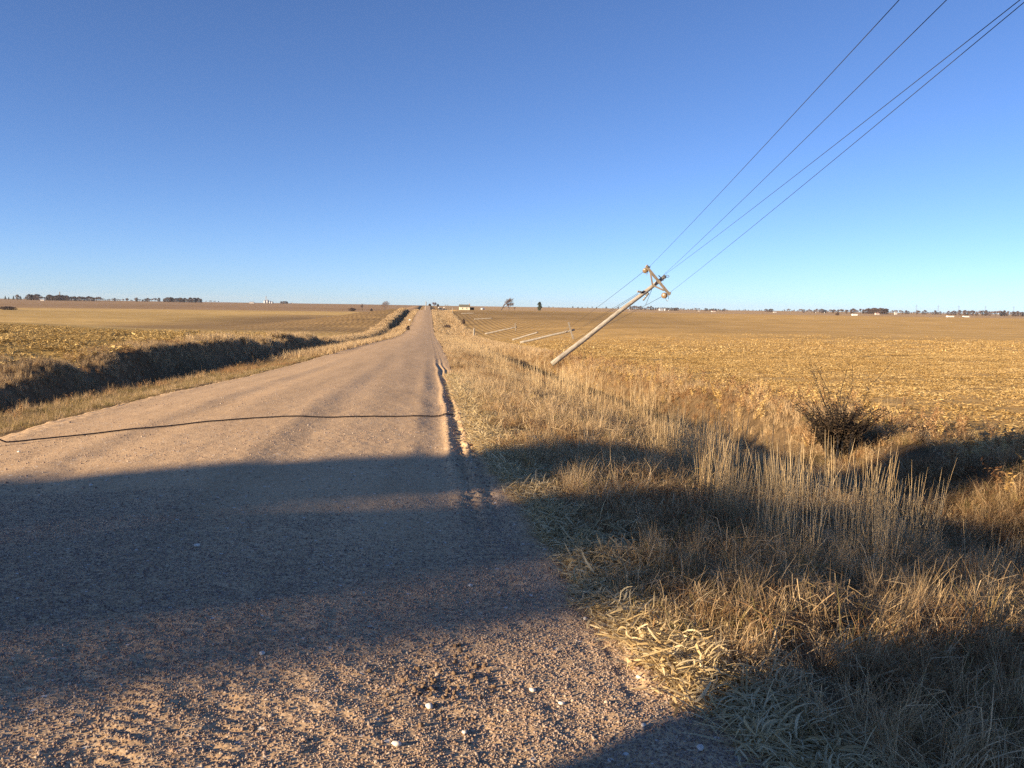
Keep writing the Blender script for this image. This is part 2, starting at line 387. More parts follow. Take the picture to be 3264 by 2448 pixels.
# ragged edges: squeeze the sheet sideways with noise
cxm = (RL+RR)/2
eL_ = le_(YY); eR_ = re_(YY)+.12
sc = np.where(XX < cxm, (cxm-eL_)/(cxm+5.3), (eR_-cxm)/(1.5-cxm))
XX = cxm+(XX-cxm)*sc
ZZ = z_surf(XX, YY)
zb = H(XX, YY); eL = (XX-(XX[:, :1])); eR = (XX[:, -1:]-XX); ed = np.minimum(eL, eR)

ZZ = np.where(ed < .02, ZZ-.035, ZZ)
nx = len(rx_); i = (np.arange(len(ry)-1)[:, None]*nx+np.arange(nx-1)[None]).ravel()
me = np_mesh('road', np.stack([XX, YY, ZZ], -1).reshape(-1, 3), np.stack([i, i+1, i+nx+1, i+nx], -1))
me.materials.append(M_road); me.shade_smooth(); o = bpy.data.objects.new('road', me); COL.objects.link(o); tag(o, kind='structure')

# ------------------------------------------------------------------ scatter (stuff) as instances from a point cloud
PROTO = bpy.data.collections.new('prototypes')          # not linked to the scene
def proto(name, mb, mats, smooth=False, shade=None, matidx=None):
    me = bpy.data.meshes.new(name); me.from_pydata([tuple(v) for v in mb.v], [], mb.f); me.update()
    for m in (mats if isinstance(mats, list) else [mats]): me.materials.append(m)
    if matidx is not None: me.polygons.foreach_set('material_index', matidx)
    if smooth: me.shade_smooth()
    if shade is not None:
        a = me.attributes.new('shade', 'FLOAT', 'POINT'); a.data.foreach_set('value', shade)
    o = bpy.data.objects.new(name, me); PROTO.objects.link(o); return o
def scatter(name, label, pts, rot, scl, protos, idx=None, cat=None):
    pts = np.asarray(pts, np.float32); n = len(pts)
    me = bpy.data.meshes.new(name); me.vertices.add(n); me.vertices.foreach_set('co', pts.ravel())
    a = me.attributes.new('rot', 'FLOAT_VECTOR', 'POINT'); a.data.foreach_set('vector', np.asarray(rot, np.float32).ravel())
    a = me.attributes.new('scl', 'FLOAT_VECTOR', 'POINT')
    s = np.asarray(scl, np.float32); s = np.repeat(s[:, None], 3, 1) if s.ndim == 1 else s
    a.data.foreach_set('vector', s.ravel())
    if idx is None: idx = rng.integers(0, len(protos), n)
    a = me.attributes.new('idx', 'INT', 'POINT'); a.data.foreach_set('value', np.asarray(idx, np.int32))
    o = bpy.data.objects.new(name, me); COL.objects.link(o)
    ng = bpy.data.node_groups.new(name, 'GeometryNodeTree')
    ng.interface.new_socket('Geometry', in_out='INPUT', socket_type='NodeSocketGeometry')
    ng.interface.new_socket('Geometry', in_out='OUTPUT', socket_type='NodeSocketGeometry')
    N = ng.nodes; L = ng.links; gi = N.new('NodeGroupInput'); go = N.new('NodeGroupOutput')
    iop = N.new('GeometryNodeInstanceOnPoints'); iop.inputs['Pick Instance'].default_value = True
    g2i = N.new('GeometryNodeGeometryToInstance')
    for p in reversed(protos):
        oi = N.new('GeometryNodeObjectInfo'); oi.inputs['Object'].default_value = p; L.new(oi.outputs['Geometry'], g2i.inputs[0])
    def na(nm, dt):
        q = N.new('GeometryNodeInputNamedAttribute'); q.data_type = dt; q.inputs['Name'].default_value = nm; return q.outputs['Attribute']
    e2r = N.new('FunctionNodeEulerToRotation'); L.new(na('rot', 'FLOAT_VECTOR'), e2r.inputs[0])
    L.new(gi.outputs[0], iop.inputs['Points']); L.new(g2i.outputs[0], iop.inputs['Instance'])
    L.new(na('idx', 'INT'), iop.inputs['Instance Index']); L.new(e2r.outputs[0], iop.inputs['Rotation']); L.new(na('scl', 'FLOAT_VECTOR'), iop.inputs['Scale'])
    L.new(iop.outputs[0], go.inputs[0])
    md = o.modifiers.new('scatter', 'NODES'); md.node_group = ng
    tag(o, label, cat, kind='stuff'); return o
def blade(mb, sh, base, h, lean, az, w, segs=4, curl=1.0, flat=False, tone=None):
    d = Vector((math.cos(az), math.sin(az), 0)); side = Vector((-d.y, d.x, 0))
    side = (side*math.cos(.6*random.uniform(-1, 1))+d*math.sin(random.uniform(-.8, .8))).normalized()
    pts = []; ws = []; p = Vector(base); a = lean*.3; n0 = len(mb.v)
    for i in range(segs+1):
        pts.append(p.copy()); t = i/segs; ws.append(w*(1-.85*t**1.5))
        a = lean*.3+(lean*curl)*t+random.uniform(-.15, .15); p = p+(Vector((0, 0, 1))*math.cos(a)+d*math.sin(a))*(h/segs)
        if p.z < .004: p.z = .004
    mb.ribbon(pts, ws, side); s = random.random() if tone is None else tone
    sh += [s]*(len(mb.v)-n0)
def tuft(name, n, r, h, w, lean, mat, segs=4, curl=1.0):
    mb = MB(); sh = []
    for _ in range(n):
        a = random.uniform(0, 6.283); q = r*math.sqrt(random.random()); hh = random.uniform(*h)*random.choice((.6, .8, 1, 1, 1.25))
        blade(mb, sh, (q*math.cos(a), q*math.sin(a), -.02), hh, random.uniform(*lean)*random.choice((.5, 1, 1, 1.4)), random.uniform(0, 6.283), w*random.uniform(.5, 1.5), segs, curl*random.choice((.3, 1, 1.5)))
    return proto(name, mb, mat, shade=sh)
T_fine = [tuft('fine', (60, 90, 60, 90, 50, 70)[k], (.10, .14, .08, .15, .07, .12)[k], ((.16, .42), (.12, .3), (.25, .5), (.1, .26), (.3, .55), (.14, .36))[k], .0045, ((.2, 1.2), (.5, 1.9), (.1, .8), (.6, 2.1), (.1, .7), (.3, 1.7))[k], M_grass, 5, 1.3) for k in range(6)]
T_short = [tuft('short', 70, .14, (.08, .22), .0045, (.5, 1.7), M_grass, 4, 1.1) for _ in range(5)]
T_mid = [tuft('mid', 55, .16, (.2, .5), .008, (.15, 1.2), M_grass, 4, 1.1) for _ in range(5)]
T_far = [tuft('far', 34, .26, (.22, .5), .02, (.15, 1.1), M_grass, 3) for _ in range(5)]
T_vfar = [tuft('vfar', 30, .6, (.25, .6), .07, (.2, 1.1), M_grass, 2) for _ in range(4)]
T_green = [tuft('greenish', 70, .13, (.07, .2), .005, (.4, 1.6), M_greenish, 4) for _ in range(4)]
T_rust = [tuft('rusty', 70, .14, (.12, .38), .0055, (.3, 1.9), M_rust, 5, 1.2) for _ in range(4)]
def tangle(name, n, r, L, w, mat):
    mb = MB(); sh = []
    for _ in range(n):
        a = random.uniform(0, 6.283); q = r*math.sqrt(random.random()); p = Vector((q*math.cos(a), q*math.sin(a), random.uniform(0, .06))); n0 = len(mb.v)
        az = random.uniform(0, 6.283); el = random.uniform(.1, 1.5); l = random.uniform(*L); pts = [p.copy()]; k1 = random.uniform(.25, .8)
        for i in range(5):
            if i/5 < k1 <= (i+1)/5: el -= random.uniform(.5, 2.2); az += random.uniform(-1, 1)
            el -= random.uniform(0, .2); d = Vector((math.cos(az)*math.cos(el), math.sin(az)*math.cos(el), math.sin(el))); p = p+d*l/5; p.z = max(p.z, .006); pts.append(p.copy())
        sd = Vector((-math.sin(az), math.cos(az), random.uniform(-.8, .8))).normalized(); ww = w*random.uniform(.5, 1.6)
        mb.ribbon(pts, [ww, ww, ww*.9, ww*.8, ww*.6, ww*.25], sd); sh += [random.random()]*(len(mb.v)-n0)
    return proto(name, mb, mat, shade=sh)
T_tangle = [tangle('tangle', 60, .16, (.15, .5), .005, M_grass) for _ in range(5)]+[tangle('tangle', 50, .16, (.12, .4), .006, M_rust) for _ in range(2)]+[tangle('tangle', 40, .18, (.15, .45), .005, M_greenish) for _ in range(2)]
def stems(name, n, r, h, mat=M_stem, rad=.0017, spread=.085):
    mb = MB(); sh = []
    for _ in range(n):
        a = random.uniform(0, 6.283); q = r*math.sqrt(random.random()); hh = random.uniform(*h); n0 = len(mb.v)
        l = Vector((math.cos(a), math.sin(a), 0))*abs(random.gauss(0, spread))+Vector((random.gauss(0, .05), random.gauss(0, .05), 0))
        b = Vector((q*math.cos(a), q*math.sin(a), -.03)); pts = [b+(Vector((0, 0, 1))+l*(.6+.5*t))*hh*t for t in (0, .3, .6, .85, 1)]
        mb.tube(pts, [rad, rad, rad*.8, rad*1.25, rad*.3], 4, False)
        s = random.random(); sh += [s]*(len(mb.v)-n0)
        for k in range(random.randint(0, 2)):
            t = random.uniform(.15, .6); blade(mb, sh, b+(Vector((0, 0, 1))+l)*hh*t, hh*.3, random.uniform(.6, 1.8), random.uniform(0, 6.28), .006, 3)
    return proto(name, mb, mat, shade=sh)
T_stem = [stems('stems', 20, .15, (.5, 1.0)) for _ in range(6)]
T_stem_far = [stems('stemsfar', 6, .45, (.35, .95), rad=.004, spread=.2) for _ in range(3)]
def weed(name, h, mat):
    mb = MB(); sh = []
    for k in range(5):
        az = random.uniform(0, 6.28); l = Vector((math.cos(az), math.sin(az), 0))*random.uniform(.1, .55)
        n0 = len(mb.v); hh = h*random.uniform(.6, 1.1); pts = [(Vector((0, 0, 1))+l*t)*hh*t for t in (0, .25, .5, .75, 1)]
        mb.tube(pts, [.004, .0035, .003, .002, .001], 4, False); sh += [.1]*(len(mb.v)-n0)
        for j in range(16):
            t = random.uniform(.2, 1); p = (Vector((0, 0, 1))+l*t)*hh*t; dd = Vector((random.gauss(0, 1), random.gauss(0, 1), random.gauss(.2, .6))).normalized()
            L_ = random.uniform(.03, .09); e = p+dd*L_; sd = dd.cross(Vector((random.gauss(0, 1), random.gauss(0, 1), random.gauss(0, 1)))).normalized()
            n0 = len(mb.v); mb.ribbon([p, p+dd*L_*.5, e+Vector((0, 0, -.01))], [.004, L_*.38, .003], sd); sh += [random.random()]*(len(mb.v)-n0)
    return proto(name, mb, mat, shade=sh)
T_weed = [weed('weed', .5, M_rust) for _ in range(5)]; T_weedp = [weed('weedp', .4, M_resid) for _ in range(4)]
def flatbits(name, n, r, L, w, mat, lift=.03, curlz=.5, segs=4):
    mb = MB(); sh = []
    for _ in range(n):
        a = random.uniform(0, 6.28); q = r*math.sqrt(random.random()); p = Vector((q*math.cos(a), q*math.sin(a), random.uniform(0, lift)))
        az = random.uniform(0, 6.28); tw = random.uniform(-.7, .7); l = random.uniform(*L); ww = random.uniform(*w); el = random.gauss(0, .2)
        pts = []; c = random.gauss(0, curlz); s = random.random(); n0 = len(mb.v); z0 = p.z
        for i in range(segs+1):
            t = i/segs; pts.append(p.copy()); az += c/segs; d = Vector((math.cos(az), math.sin(az), math.sin(el+c*(t-.4)))); p = p+d*(l/segs)
            if p.z < .003: p.z = .003
        d = (pts[-1]-pts[0]).normalized(); sd = d.cross(Vector((0, 0, 1))).normalized(); sd = (sd*math.cos(tw)+Vector((0, 0, 1))*math.sin(tw)).normalized()
        mb.ribbon(pts, [ww*(.35+1.0*math.sin(math.pi*min(1, .12+.86*i/segs))) for i in range(segs+1)], sd); sh += [s]*(len(mb.v)-n0)
    return proto(name, mb, mat, shade=sh)
T_husk = [flatbits('husk', 6, .14, (.08, .24), (.007, .026), M_husk, .05, 1.2) for _ in range(8)]
T_huskfine = [flatbits('huskfine', 34, .16, (.04, .17), (.003, .009), M_husk, .04, .8) for _ in range(5)]
T_res = [flatbits('resid', 90, .42, (.04, .14), (.008, .024), M_resid, .035, .9, 3) for _ in range(6)]
T_resfar = [flatbits('residfar', 50, .8, (.10, .24), (.025, .055), M_resid, .07, .8, 2) for _ in range(4)]

T_stub = [flatbits('stubble', 46, .8, (.10, .34), (.03, .07), M_stub, .12, .9, 3) for _ in range(5)]+[weed('weeds', .45, M_stub) for _ in range(3)]
def pick(n, x0, x1, y0, y1): return rng.uniform(x0, x1, n), rng.uniform(y0, y1, n)
def place(x, y, lift=0.): return np.stack([x, y, H(x, y)+lift], -1)
def rz(n, tilt=.15): return np.stack([rng.normal(0, tilt, n), rng.normal(0, tilt, n), rng.uniform(0, 6.283, n)], -1)
def inview(x, y, m=.12):
    # keep what the photograph's surroundings could show (wide margin on both sides)
    th = np.arctan2(x, y)-YAW; return (np.abs(th) < R(30.5)+m+2.6/np.maximum(np.hypot(x, y), .5)) & (y > .3)
NOISE = lambda x, y, s, k=.5: vnoise(x*k, y*k, s)
# right verge and ditch, near
n = 21000; x, y = pick(n, .6, 9.2, .8, 17)
edge = re_(y)
keep = inview(x, y) & (x > edge+.08) & (rng.random(n) < np.where(x > 8.2, .35, 1)*(.12+1.0*sstep(.32, .6, NOISE(x, y, 91, 2.2)))); x, y = x[keep], y[keep]
d = x-re_(y); s = np.clip(.36+.30*d, .36, .72)*np.where((x > 4.7) & (x < 6.9) & (y > 13), .5, 1)*np.where(x > 4.6, .8, 1)*rng.uniform(.7, 1.25, len(x))
sh_ = NOISE(x, y, 5, .9)
kind = np.where(d < .45, rng.integers(6, 11, len(x)), rng.integers(0, 6, len(x)))
rusty = (NOISE(x, y, 15, .9)+.35*rng.random(len(x)) > .78) & (d > .2); kind = np.where(rusty, rng.integers(11, 15, len(x)), kind)
s = np.where(kind < 6, s*(.75+.6*sh_), s)
s_t = rng.random(len(x)) < .5; kind = np.where(s_t & (d > .15), rng.integers(15, 24, len(x)), kind); s = np.where(s_t, np.clip(s*1.25, .5, .9), s)
scatter('verge_grass', 'dry tan grass filling the ditch on the right of the gravel road', place(x, y), rz(len(x), .34), s, T_fine+T_short+T_rust+T_tangle, kind)
n = 9500; x, y = pick(n, .6, 9.0, 17, 60); keep = inview(x, y) & (x > re_(y)+.08); x, y = x[keep], y[keep]
s = np.clip(.42+.12*(x-.7), .4, .6)*np.where((x > 4.6) & (x < 6.9), .4, 1)*rng.uniform(.7, 1.2, len(x)); kind = np.where(NOISE(x, y, 15, .4) > .62, rng.integers(5, 9, len(x)), rng.integers(0, 5, len(x)))
scatter('verge_grass', 'dry grass along the right ditch further down the road', place(x, y), rz(len(x)), s, T_mid+T_rust+T_tangle, np.where(rng.random(len(x)) < .35, rng.integers(9, 18, len(x)), kind))
n = 9000; x, y = pick(n, 1.05, 9.0, 60, 180); s = rng.uniform(.4, .85, n)*np.clip(.5+.35*(x-1.2), .5, 1)
scatter('verge_grass', 'dry grass of the right verge in the dip of the road', place(x, y), rz(n), s, T_far)
n = 4500; x, y = pick(n, 1.6, 9.5, 180, 445); s = rng.uniform(.5, 1.1, n)
scatter('verge_grass', 'dry grass of the right verge climbing the far hill', place(x, y), rz(n), s, T_vfar)
# tall seed stems, in drifts
n = 1900; x, y = pick(n, 2.0, 8.8, 3.5, 34); m = NOISE(x, y, 25, .33)
drift = np.exp(-((x-3.35)/1.0)**2-((y-8.3)/2.2)**2)+1.1*np.exp(-((x-3.7)/.9)**2-((y-6.0)/1.2)**2)+.16*np.exp(-((x-4.0)/.8)**2-((y-17)/9)**2)
keep = inview(x, y) & (rng.random(n) < np.clip(drift*1.25*sstep(.38, .62, NOISE(x, y, 26, .9))+.09*(m > .5), 0, 1)); x, y = x[keep], y[keep]
scatter('grass_stems', 'tall straight pale grass stems standing in the right ditch', place(x, y), rz(len(x), .05), rng.uniform(.7, 1.1, len(x)), T_stem)
n = 260; x, y = pick(n, 2.5, 4.6, 18, 130); scatter('grass_stems', 'tall grass stems further along the right ditch', place(x, y), rz(n, .05), rng.uniform(.6, 1, n), T_stem_far)
# rusty weeds with curled leaves on the field edge
n = 3600; x, y = pick(n, 6.8, 13, 6, 60); keep = inview(x, y) & (rng.random(n) < np.exp(-((x-8.4)/1.5)**2)*(.35+NOISE(x, y, 33, .4))); x, y = x[keep], y[keep]
scatter('roadside_weeds', 'rusty leafy weeds tangled with corn leaves on the right field edge', place(x, y), rz(len(x), .2), rng.uniform(.35, .85, len(x)), T_weed+T_weedp)
# corn husk litter
n = 900; y = rng.uniform(1.6, 9, n); x = re_(y)+np.abs(rng.normal(0, .22, n))-.05
keep = rng.random(n) < (.25+.75*NOISE(x, y, 55, 1.1)**1.2)*np.exp(-np.clip(y-4.5, 0, None)/3); x, y = x[keep], y[keep]
scatter('corn_husks', 'pale dry corn husks and leaves along the right road edge', place(x, y, .03), rz(len(x), .3), rng.uniform(.25, .6, len(x)), T_husk)
n = 3000; y = rng.uniform(1.2, 26, n)**1.0; x = re_(y)+np.abs(rng.normal(0, .3, n))-.06
scatter('straw_litter', 'flattened straw along the right edge of the gravel', place(x, y, .012), rz(n, .12), rng.uniform(.6, 1.1, n), T_huskfine)
# left verge, ditch and bank
n = 10500; x, y = pick(n, -12.6, -4.9, 5.5, 45); el_ = le_(y)
keep = inview(x, y) & (x < el_-.04) & (rng.random(n) < np.where((x < -8.0) & (x > -10), .5, 1)); x, y = x[keep], y[keep]
kind = np.where(x > -7.7, rng.integers(5, 9, len(x)), rng.integers(0, 5, len(x))); kind = np.where((x > -7.7) & (rng.random(len(x)) < .5), rng.integers(9, 14, len(x)), kind)
kind = np.where((NOISE(x, y, 35, .5) > .66), rng.integers(14, 18, len(x)), kind)
s = np.where(x > -7.7, np.clip(.45+.2*(-x-5), .45, .8), .5)*rng.uniform(.7, 1.15, len(x))
scatter('left_verge_grass', 'short tan and greenish grass between road and left ditch', place(x, y), rz(len(x)), s, T_mid+T_green+T_short+T_rust, kind)
n = 8000; x, y = pick(n, -12.6, -4.95, 45, 200); s = rng.uniform(.5, 1.0, n)
scatter('left_verge_grass', 'dry grass along the left ditch further down the road', place(x, y), rz(n), s, T_far)
n = 4500; x, y = pick(n, -13, -5.2, 200, 445); scatter('left_verge_grass', 'dry grass of the left verge climbing the far hill', place(x, y), rz(n), rng.uniform(.5, 1.0, n), T_vfar)
n = 420; y = rng.uniform(9, 90, n); x = rng.normal(-8.0, .5, n)+0*y; x = np.minimum(x, -7)
scatter('ditch_stalks', 'dry stalks standing in the shaded left ditch', place(x, y), rz(n, .12), rng.uniform(.3, .6, n), [T_stem_far[1]]+T_weed)
# field residue
n = 17000; x, y = pick(n, 8.0, 60, 5, 66); keep = inview(x, y, .03) & (rng.random(n) < .35+1.2*sstep(.3, .65, vnoise(x*.22, y*.9, 44))); x, y = x[keep], y[keep]
scatter('corn_residue', 'chopped golden corn leaves covering the right field', place(x, y), rz(len(x), .05), rng.uniform(.7, 1.2, len(x)), T_res)
n = 12000; x, y = pick(n, 9, 130, 60, 180); keep = inview(x, y, .03) & (rng.random(n) < 1-sstep(85, 180, np.hypot(x, y)+20*NOISE(x, y, 3, .05))); x, y = x[keep], y[keep]
scatter('corn_residue', 'golden corn residue further out in the right field', place(x, y), rz(len(x), .05), rng.uniform(.6, 1.1, len(x)), T_resfar)
n = 24000; x, y = pick(n, -80, -11.4, 14, 105); keep = inview(x, y, .03); x, y = x[keep], y[keep]
scatter('corn_stubble', 'ragged corn stubble and leaves covering the left field', place(x, y), rz(len(x), .16), rng.uniform(.35, .85, len(x)), T_stub)

# ------------------------------------------------------------------ loose gravel
def stone_proto(name, mat, k):
    V0 = []; F0 = []
    import bmesh
    bm = bmesh.new(); bmesh.ops.create_icosphere(bm, subdivisions=1 if k < 6 else 2, radius=.5); r_ = random.Random(k)
    f = (r_.uniform(.8, 1.1), r_.uniform(.65, .95), r_.uniform(.45, .75))
    for v in bm.verts: q = r_.uniform(.8, 1.15); v.co = Vector((v.co.x*f[0]*q, v.co.y*f[1]*q, v.co.z*f[2]*q))
    me = bpy.data.meshes.new(name); bm.to_mesh(me); bm.free(); me.materials.append(mat); me.shade_smooth()
    o = bpy.data.objects.new(name, me); PROTO.objects.link(o); return o
def stone_mat(name, cols):
    m, nt, out = newmat(name); q = NT(nt); oi = q.n('ShaderNodeObjectInfo'); ge = q.n('ShaderNodeNewGeometry')
    w = q.n('ShaderNodeTexWhiteNoise'); 
    sn = q.n('ShaderNodeVectorMath', operation='SNAP'); sn.inputs[1].default_value = (.012, .012, 10); q.l(ge.outputs['Position'], sn.inputs[0])
    f = q.math('FRACT', q.math('MULTIPLY', oi.outputs['Random'], 7.31))
    c = q.ramp(f, [(i/(len(cols)-1), k) for i, k in enumerate(cols)])
    n = q.noise(ge.outputs['Position'], 220, 2); c = q.mix(1.0, c, q.ramp(n, [(.3, .8), (.7, 1.15)]), 'MULTIPLY')
    q.diff(c, out, rough=.75, spec=.3); return m
M_stone = stone_mat('gravel_stone', [(.17, .115, .085), (.26, .185, .135), (.36, .25, .19), (.30, .245, .20), (.42, .33, .25), (.24, .17, .13), (.50, .42, .33)])
M_white = simple('pale_stone', (.62, .58, .52), .7, 0, .2, 40)
ST = [stone_proto('pebble', M_stone, k) for k in range(6)]
def road_z(x, y): return z_surf(x, y)
def gravel(name, label, n, y0, y1, size, pw):
    y = y0+(y1-y0)*rng.random(n)**pw; half = y*.72+3.2; x = rng.uniform(-1, 1, n); keep = rng.random(n) < 1-sstep(.45, 1.0, np.abs(x)); x = x[keep]; y = y[keep]; x = x*half[keep]
    x = x+y*math.tan(YAW); er_ = re_(y)
    keep = (x > RL+.05) & (x < er_+.05); x, y = x[keep], y[keep]
    loose = np.clip(sstep(7.0, 4.0, y+.45*x)+.9*np.exp(-((x-.45)/.25)**2)*sstep(26, 12, y)+.10+.25*(NOISE(x, y, 66, 1.4) > .62), 0, 1)
    keep = rng.random(len(x)) < loose; x, y = x[keep], y[keep]
    sz = size*np.exp(rng.normal(0, .33, len(x))); sz = np.clip(sz, size*.5, size*3)
    zz = road_z(x, y); 
    P_ = np.stack([x, y, zz+sz*.02], -1)
    scatter(name, label, P_, rng.uniform(0, 6.28, (len(x), 3)), sz, ST)
gravel('loose_gravel', 'loose brown pebbles on the gravel road in front of the viewer', 680000, 1.2, 7.5, .0092, 1.3)
gravel('loose_gravel', 'loose pebbles on the road and in its ruts further on', 80000, 7.5, 22, .016, 1.2)
n = 170; c0 = hit(1430, 2200); x = rng.normal(c0[0], .13, n); y = rng.normal(c0[1], .2, n); sz = rng.uniform(.006, .024, n)*np.exp(rng.normal(0, .2, n))
M_clod = simple('soil_clod', (.20, .135, .085), .95, 0, .3, 60); CL = [stone_proto('clod', M_clod, k) for k in (6, 7, 8)]
scatter('soil_clods', 'brown crumbled soil clods on the gravel in the foreground', np.stack([x, y, road_z(x, y)+sz*.25], -1), rng.uniform(0, 6.28, (n, 3)), sz, CL)
# pale single stones
PS = [(1368, 2260, .05), (1697, 2204, .04), (1264, 2381, .045), (2036, 2174, .035), (1790, 2249, .035), (2231, 2405, .045), (290, 1551, .05), (627, 1743, .05),
      (1480, 2338, .03), (836, 2087, .04), (1865, 1990, .04), (1500, 1872, .04), (60, 1425+20, .05), (2050, 2330, .03)]
import bmesh
for k, (px, py, sz) in enumerate(PS):
    h_ = hit(px, py)
    if not h_: continue
    bm = bmesh.new(); bmesh.ops.create_icosphere(bm, subdivisions=2, radius=.5); r_ = random.Random(k+50)
    ph = r_.uniform(0, 9)
    for v in bm.verts:
        q = 1+.22*math.sin(5*v.co.x+ph)*math.cos(6*v.co.y+ph*2)+r_.uniform(-.06, .06); v.co = Vector((v.co.x*q*1.1, v.co.y*q*.85, v.co.z*q*.6))*sz*.72
    me = bpy.data.meshes.new('pale_stone'); bm.to_mesh(me); bm.free(); me.materials.append(M_white); me.shade_smooth()
    o = bpy.data.objects.new('pale_stone', me); COL.objects.link(o); o.location = (h_[0], h_[1], float(road_z(h_[0], h_[1]))+sz*.2); o.rotation_euler = (0, 0, r_.uniform(0, 6))
    wh = 'lit gravel in the foreground' if py > 1900 and px < 2100 else ('shaded gravel at the bottom right' if py > 2300 else 'shaded part of the road')
    tag(o, 'small whitish stone lying on the '+wh, 'stone', 'pale stones on the gravel road')

# ------------------------------------------------------------------ power line
def wood_mat(name, a, b, dark):
    m, nt, out = newmat(name); q = NT(nt); tc = q.n('ShaderNodeTexCoord')
    mp = q.n('ShaderNodeMapping'); mp.inputs['Scale'].default_value = (14, 14, 1.2); q.l(tc.outputs['Object'], mp.inputs['Vector'])
    n1 = q.noise(mp.outputs[0], 2.5, 5, .65); n2 = q.noise(tc.outputs['Object'], 2.2, 3)
    c = q.ramp(n1, [(.28, dark), (.45, a), (.72, b)]); c = q.mix(1.0, c, q.ramp(n2, [(.3, .75), (.65, 1.1)]), 'MULTIPLY')
    q.diff(c, out, q.bump(n1, .6, .02), .9, .1); return m
M_wood = wood_mat('weathered_pole_wood', (.30, .27, .225), (.47, .44, .39), (.10, .08, .065))
M_arm = wood_mat('crossarm_wood', (.23, .19, .145), (.36, .31, .24), (.08, .06, .045))
M_ins = simple('brown_porcelain', (.20, .14, .085), .35, 0, .2, 30, .5)
M_metal = simple('galvanised_metal', (.35, .35, .34), .5, .7, .2, 30)
M_wire = simple('wire', (.045, .045, .05), .6, .3, .1, 30)
def pole_between(root, A, B, rA, rB, mat=M_wood, name='pole', n=14):
    """pole as its own object with local z along its length, so the grain runs along it"""
    A, B = Vector(A), Vector(B); L_ = (B-A).length; mb = MB(); k = 14
    pts = [Vector((.012*math.sin(i*1.1), .012*math.cos(i*.8), L_*i/k)) for i in range(k+1)]
    mb.tube(pts, [rA+(rB-rA)*i/k+.004*math.sin(i*2.3) for i in range(k+1)], n)
    o = mb.build(name, mat, root, True); o.matrix_world = Matrix.Translation(A) @ (B-A).to_track_quat('Z', 'Y').to_matrix().to_4x4()
    if root: o.matrix_parent_inverse = Matrix.Identity(4); o.matrix_basis = root.matrix_world.inverted() @ o.matrix_world
    return o
def setroot(name, loc, label, cat, group=None):
    r = empty(name, loc, label, cat, group); bpy.context.view_layer.update(); return r
def child(mb, name, mat, root, smooth=False):
    o = mb.build(name, mat, None, smooth); off = root.location
    for v in o.data.vertices: v.co -= off
    o.parent = root; return o
def beam(A, B, w, h, up=None):
    A, B = Vector(A), Vector(B); X_ = (B-A); L_ = X_.length; X_.normalize(); up = up or Vector((0, 1, 0)); Y_ = (up-X_*up.dot(X_)).normalized(); Z_ = X_.cross(Y_)
    return MB().box((A+B)/2, (L_, w, h), (X_, Y_, Z_))
def insulator(c, ax, r=.11, l=.2):
    c = Vector(c); ax = Vector(ax).normalized(); mb = MB(); pts = []; rad = []
    for i in range(13):
        t = i/12; pts.append(c+ax*(t-.5)*l); rad.append(r*(.45+.55*abs(math.sin(t*math.pi*2.5)))*(1 if .05 < t < .95 else .5))
    return mb.tube(pts, rad, 14)
YP = 50.0; P = lambda px, py, dy=0: on_y(px, py, YP+dy)
base = P(1766, 1156); base = base+(base-P(2121, 880)).normalized()*.15
root = setroot('utility_pole', base, 'leaning grey wooden utility pole with crossarm still holding its wires', 'utility pole', 'storm damaged power line poles')
top = P(2121, 880)
pole_between(root, base, top, .155, .105)
a0, a1 = P(2061, 850, -.2), P(2135, 940, -.2)
child(beam(a0, a1, .12, .14), 'crossarm', M_arm, root)
for q0, q1 in (((2073, 868), (2080, 909)), ((2117, 926), (2080, 909))):
    child(beam(P(*q0, -.24), P(*q1, -.2), .05, .09), 'brace', M_arm, root)
for c0, c1, r_ in (((2057, 862), (2066, 857), .15), ((2118, 942), (2129, 941), .17)):
    A_, B_ = P(*c0), P(*c1); i_ = child(insulator((A_), (B_-A_)+Vector((0, .25, 0)), r_, .26), 'insulator', M_ins, root, True)
child(insulator(P(2038, 930, -.15), Vector((1, 0, -.1)), .07, .25), 'insulator', M_arm, root, True)
child(insulator(P(2069.5, 852, -.2), Vector((1, 0, .8)), .05, .15), 'insulator', M_metal, root, True)
child(insulator(P(2135, 934, -.2), Vector((1, 0, .8)), .06, .15), 'insulator', M_metal, root, True)
child(insulator(P(2062.5, 849, -.2), Vector((1, 0, -.8)), .10, .16), 'insulator', M_arm, root, True)
child(beam(P(2044, 933, -.12), P(2053, 927, -.12), .06, .07), 'clamp', simple('dark_iron', (.05, .04, .035), .7), root)
for (u, v) in ((2116, 884), (2110, 889), (2104, 882)): child(beam(P(u-5, v-4, -.08), P(u+5, v+5, -.08), .04, .05), 'bolt_bracket', M_metal, root)
def arc(pts, r=.012, n=5):
    out = [];
    for i in range(len(pts)-1):
        p0 = pts[max(i-1, 0)]; p1 = pts[i]; p2 = pts[i+1]; p3 = pts[min(i+2, len(pts)-1)]
        for j in range(8):
            t = j/8; out.append(.5*((2*p1)+(p2-p0)*t+(2*p0-5*p1+4*p2-p3)*t*t+(3*p1-p0-3*p2+p3)*t**3))
    out.append(pts[-1]); return MB().tube(out, r, n)
child(arc([P(2117, 882), P(2125, 877), P(2131, 879), P(2133, 881), P(2128, 884), P(2122, 881)], .016), 'jumper_loop', M_metal, root, True)
child(arc([P(2121, 949), P(2124, 957), P(2127, 960), P(2130, 955), P(2131, 940)], .014), 'jumper_loop', M_metal, root, True)
child(arc([P(2059, 866), P(2061, 876), P(2063, 873), P(2066, 862)], .014), 'jumper_loop', M_metal, root, True)
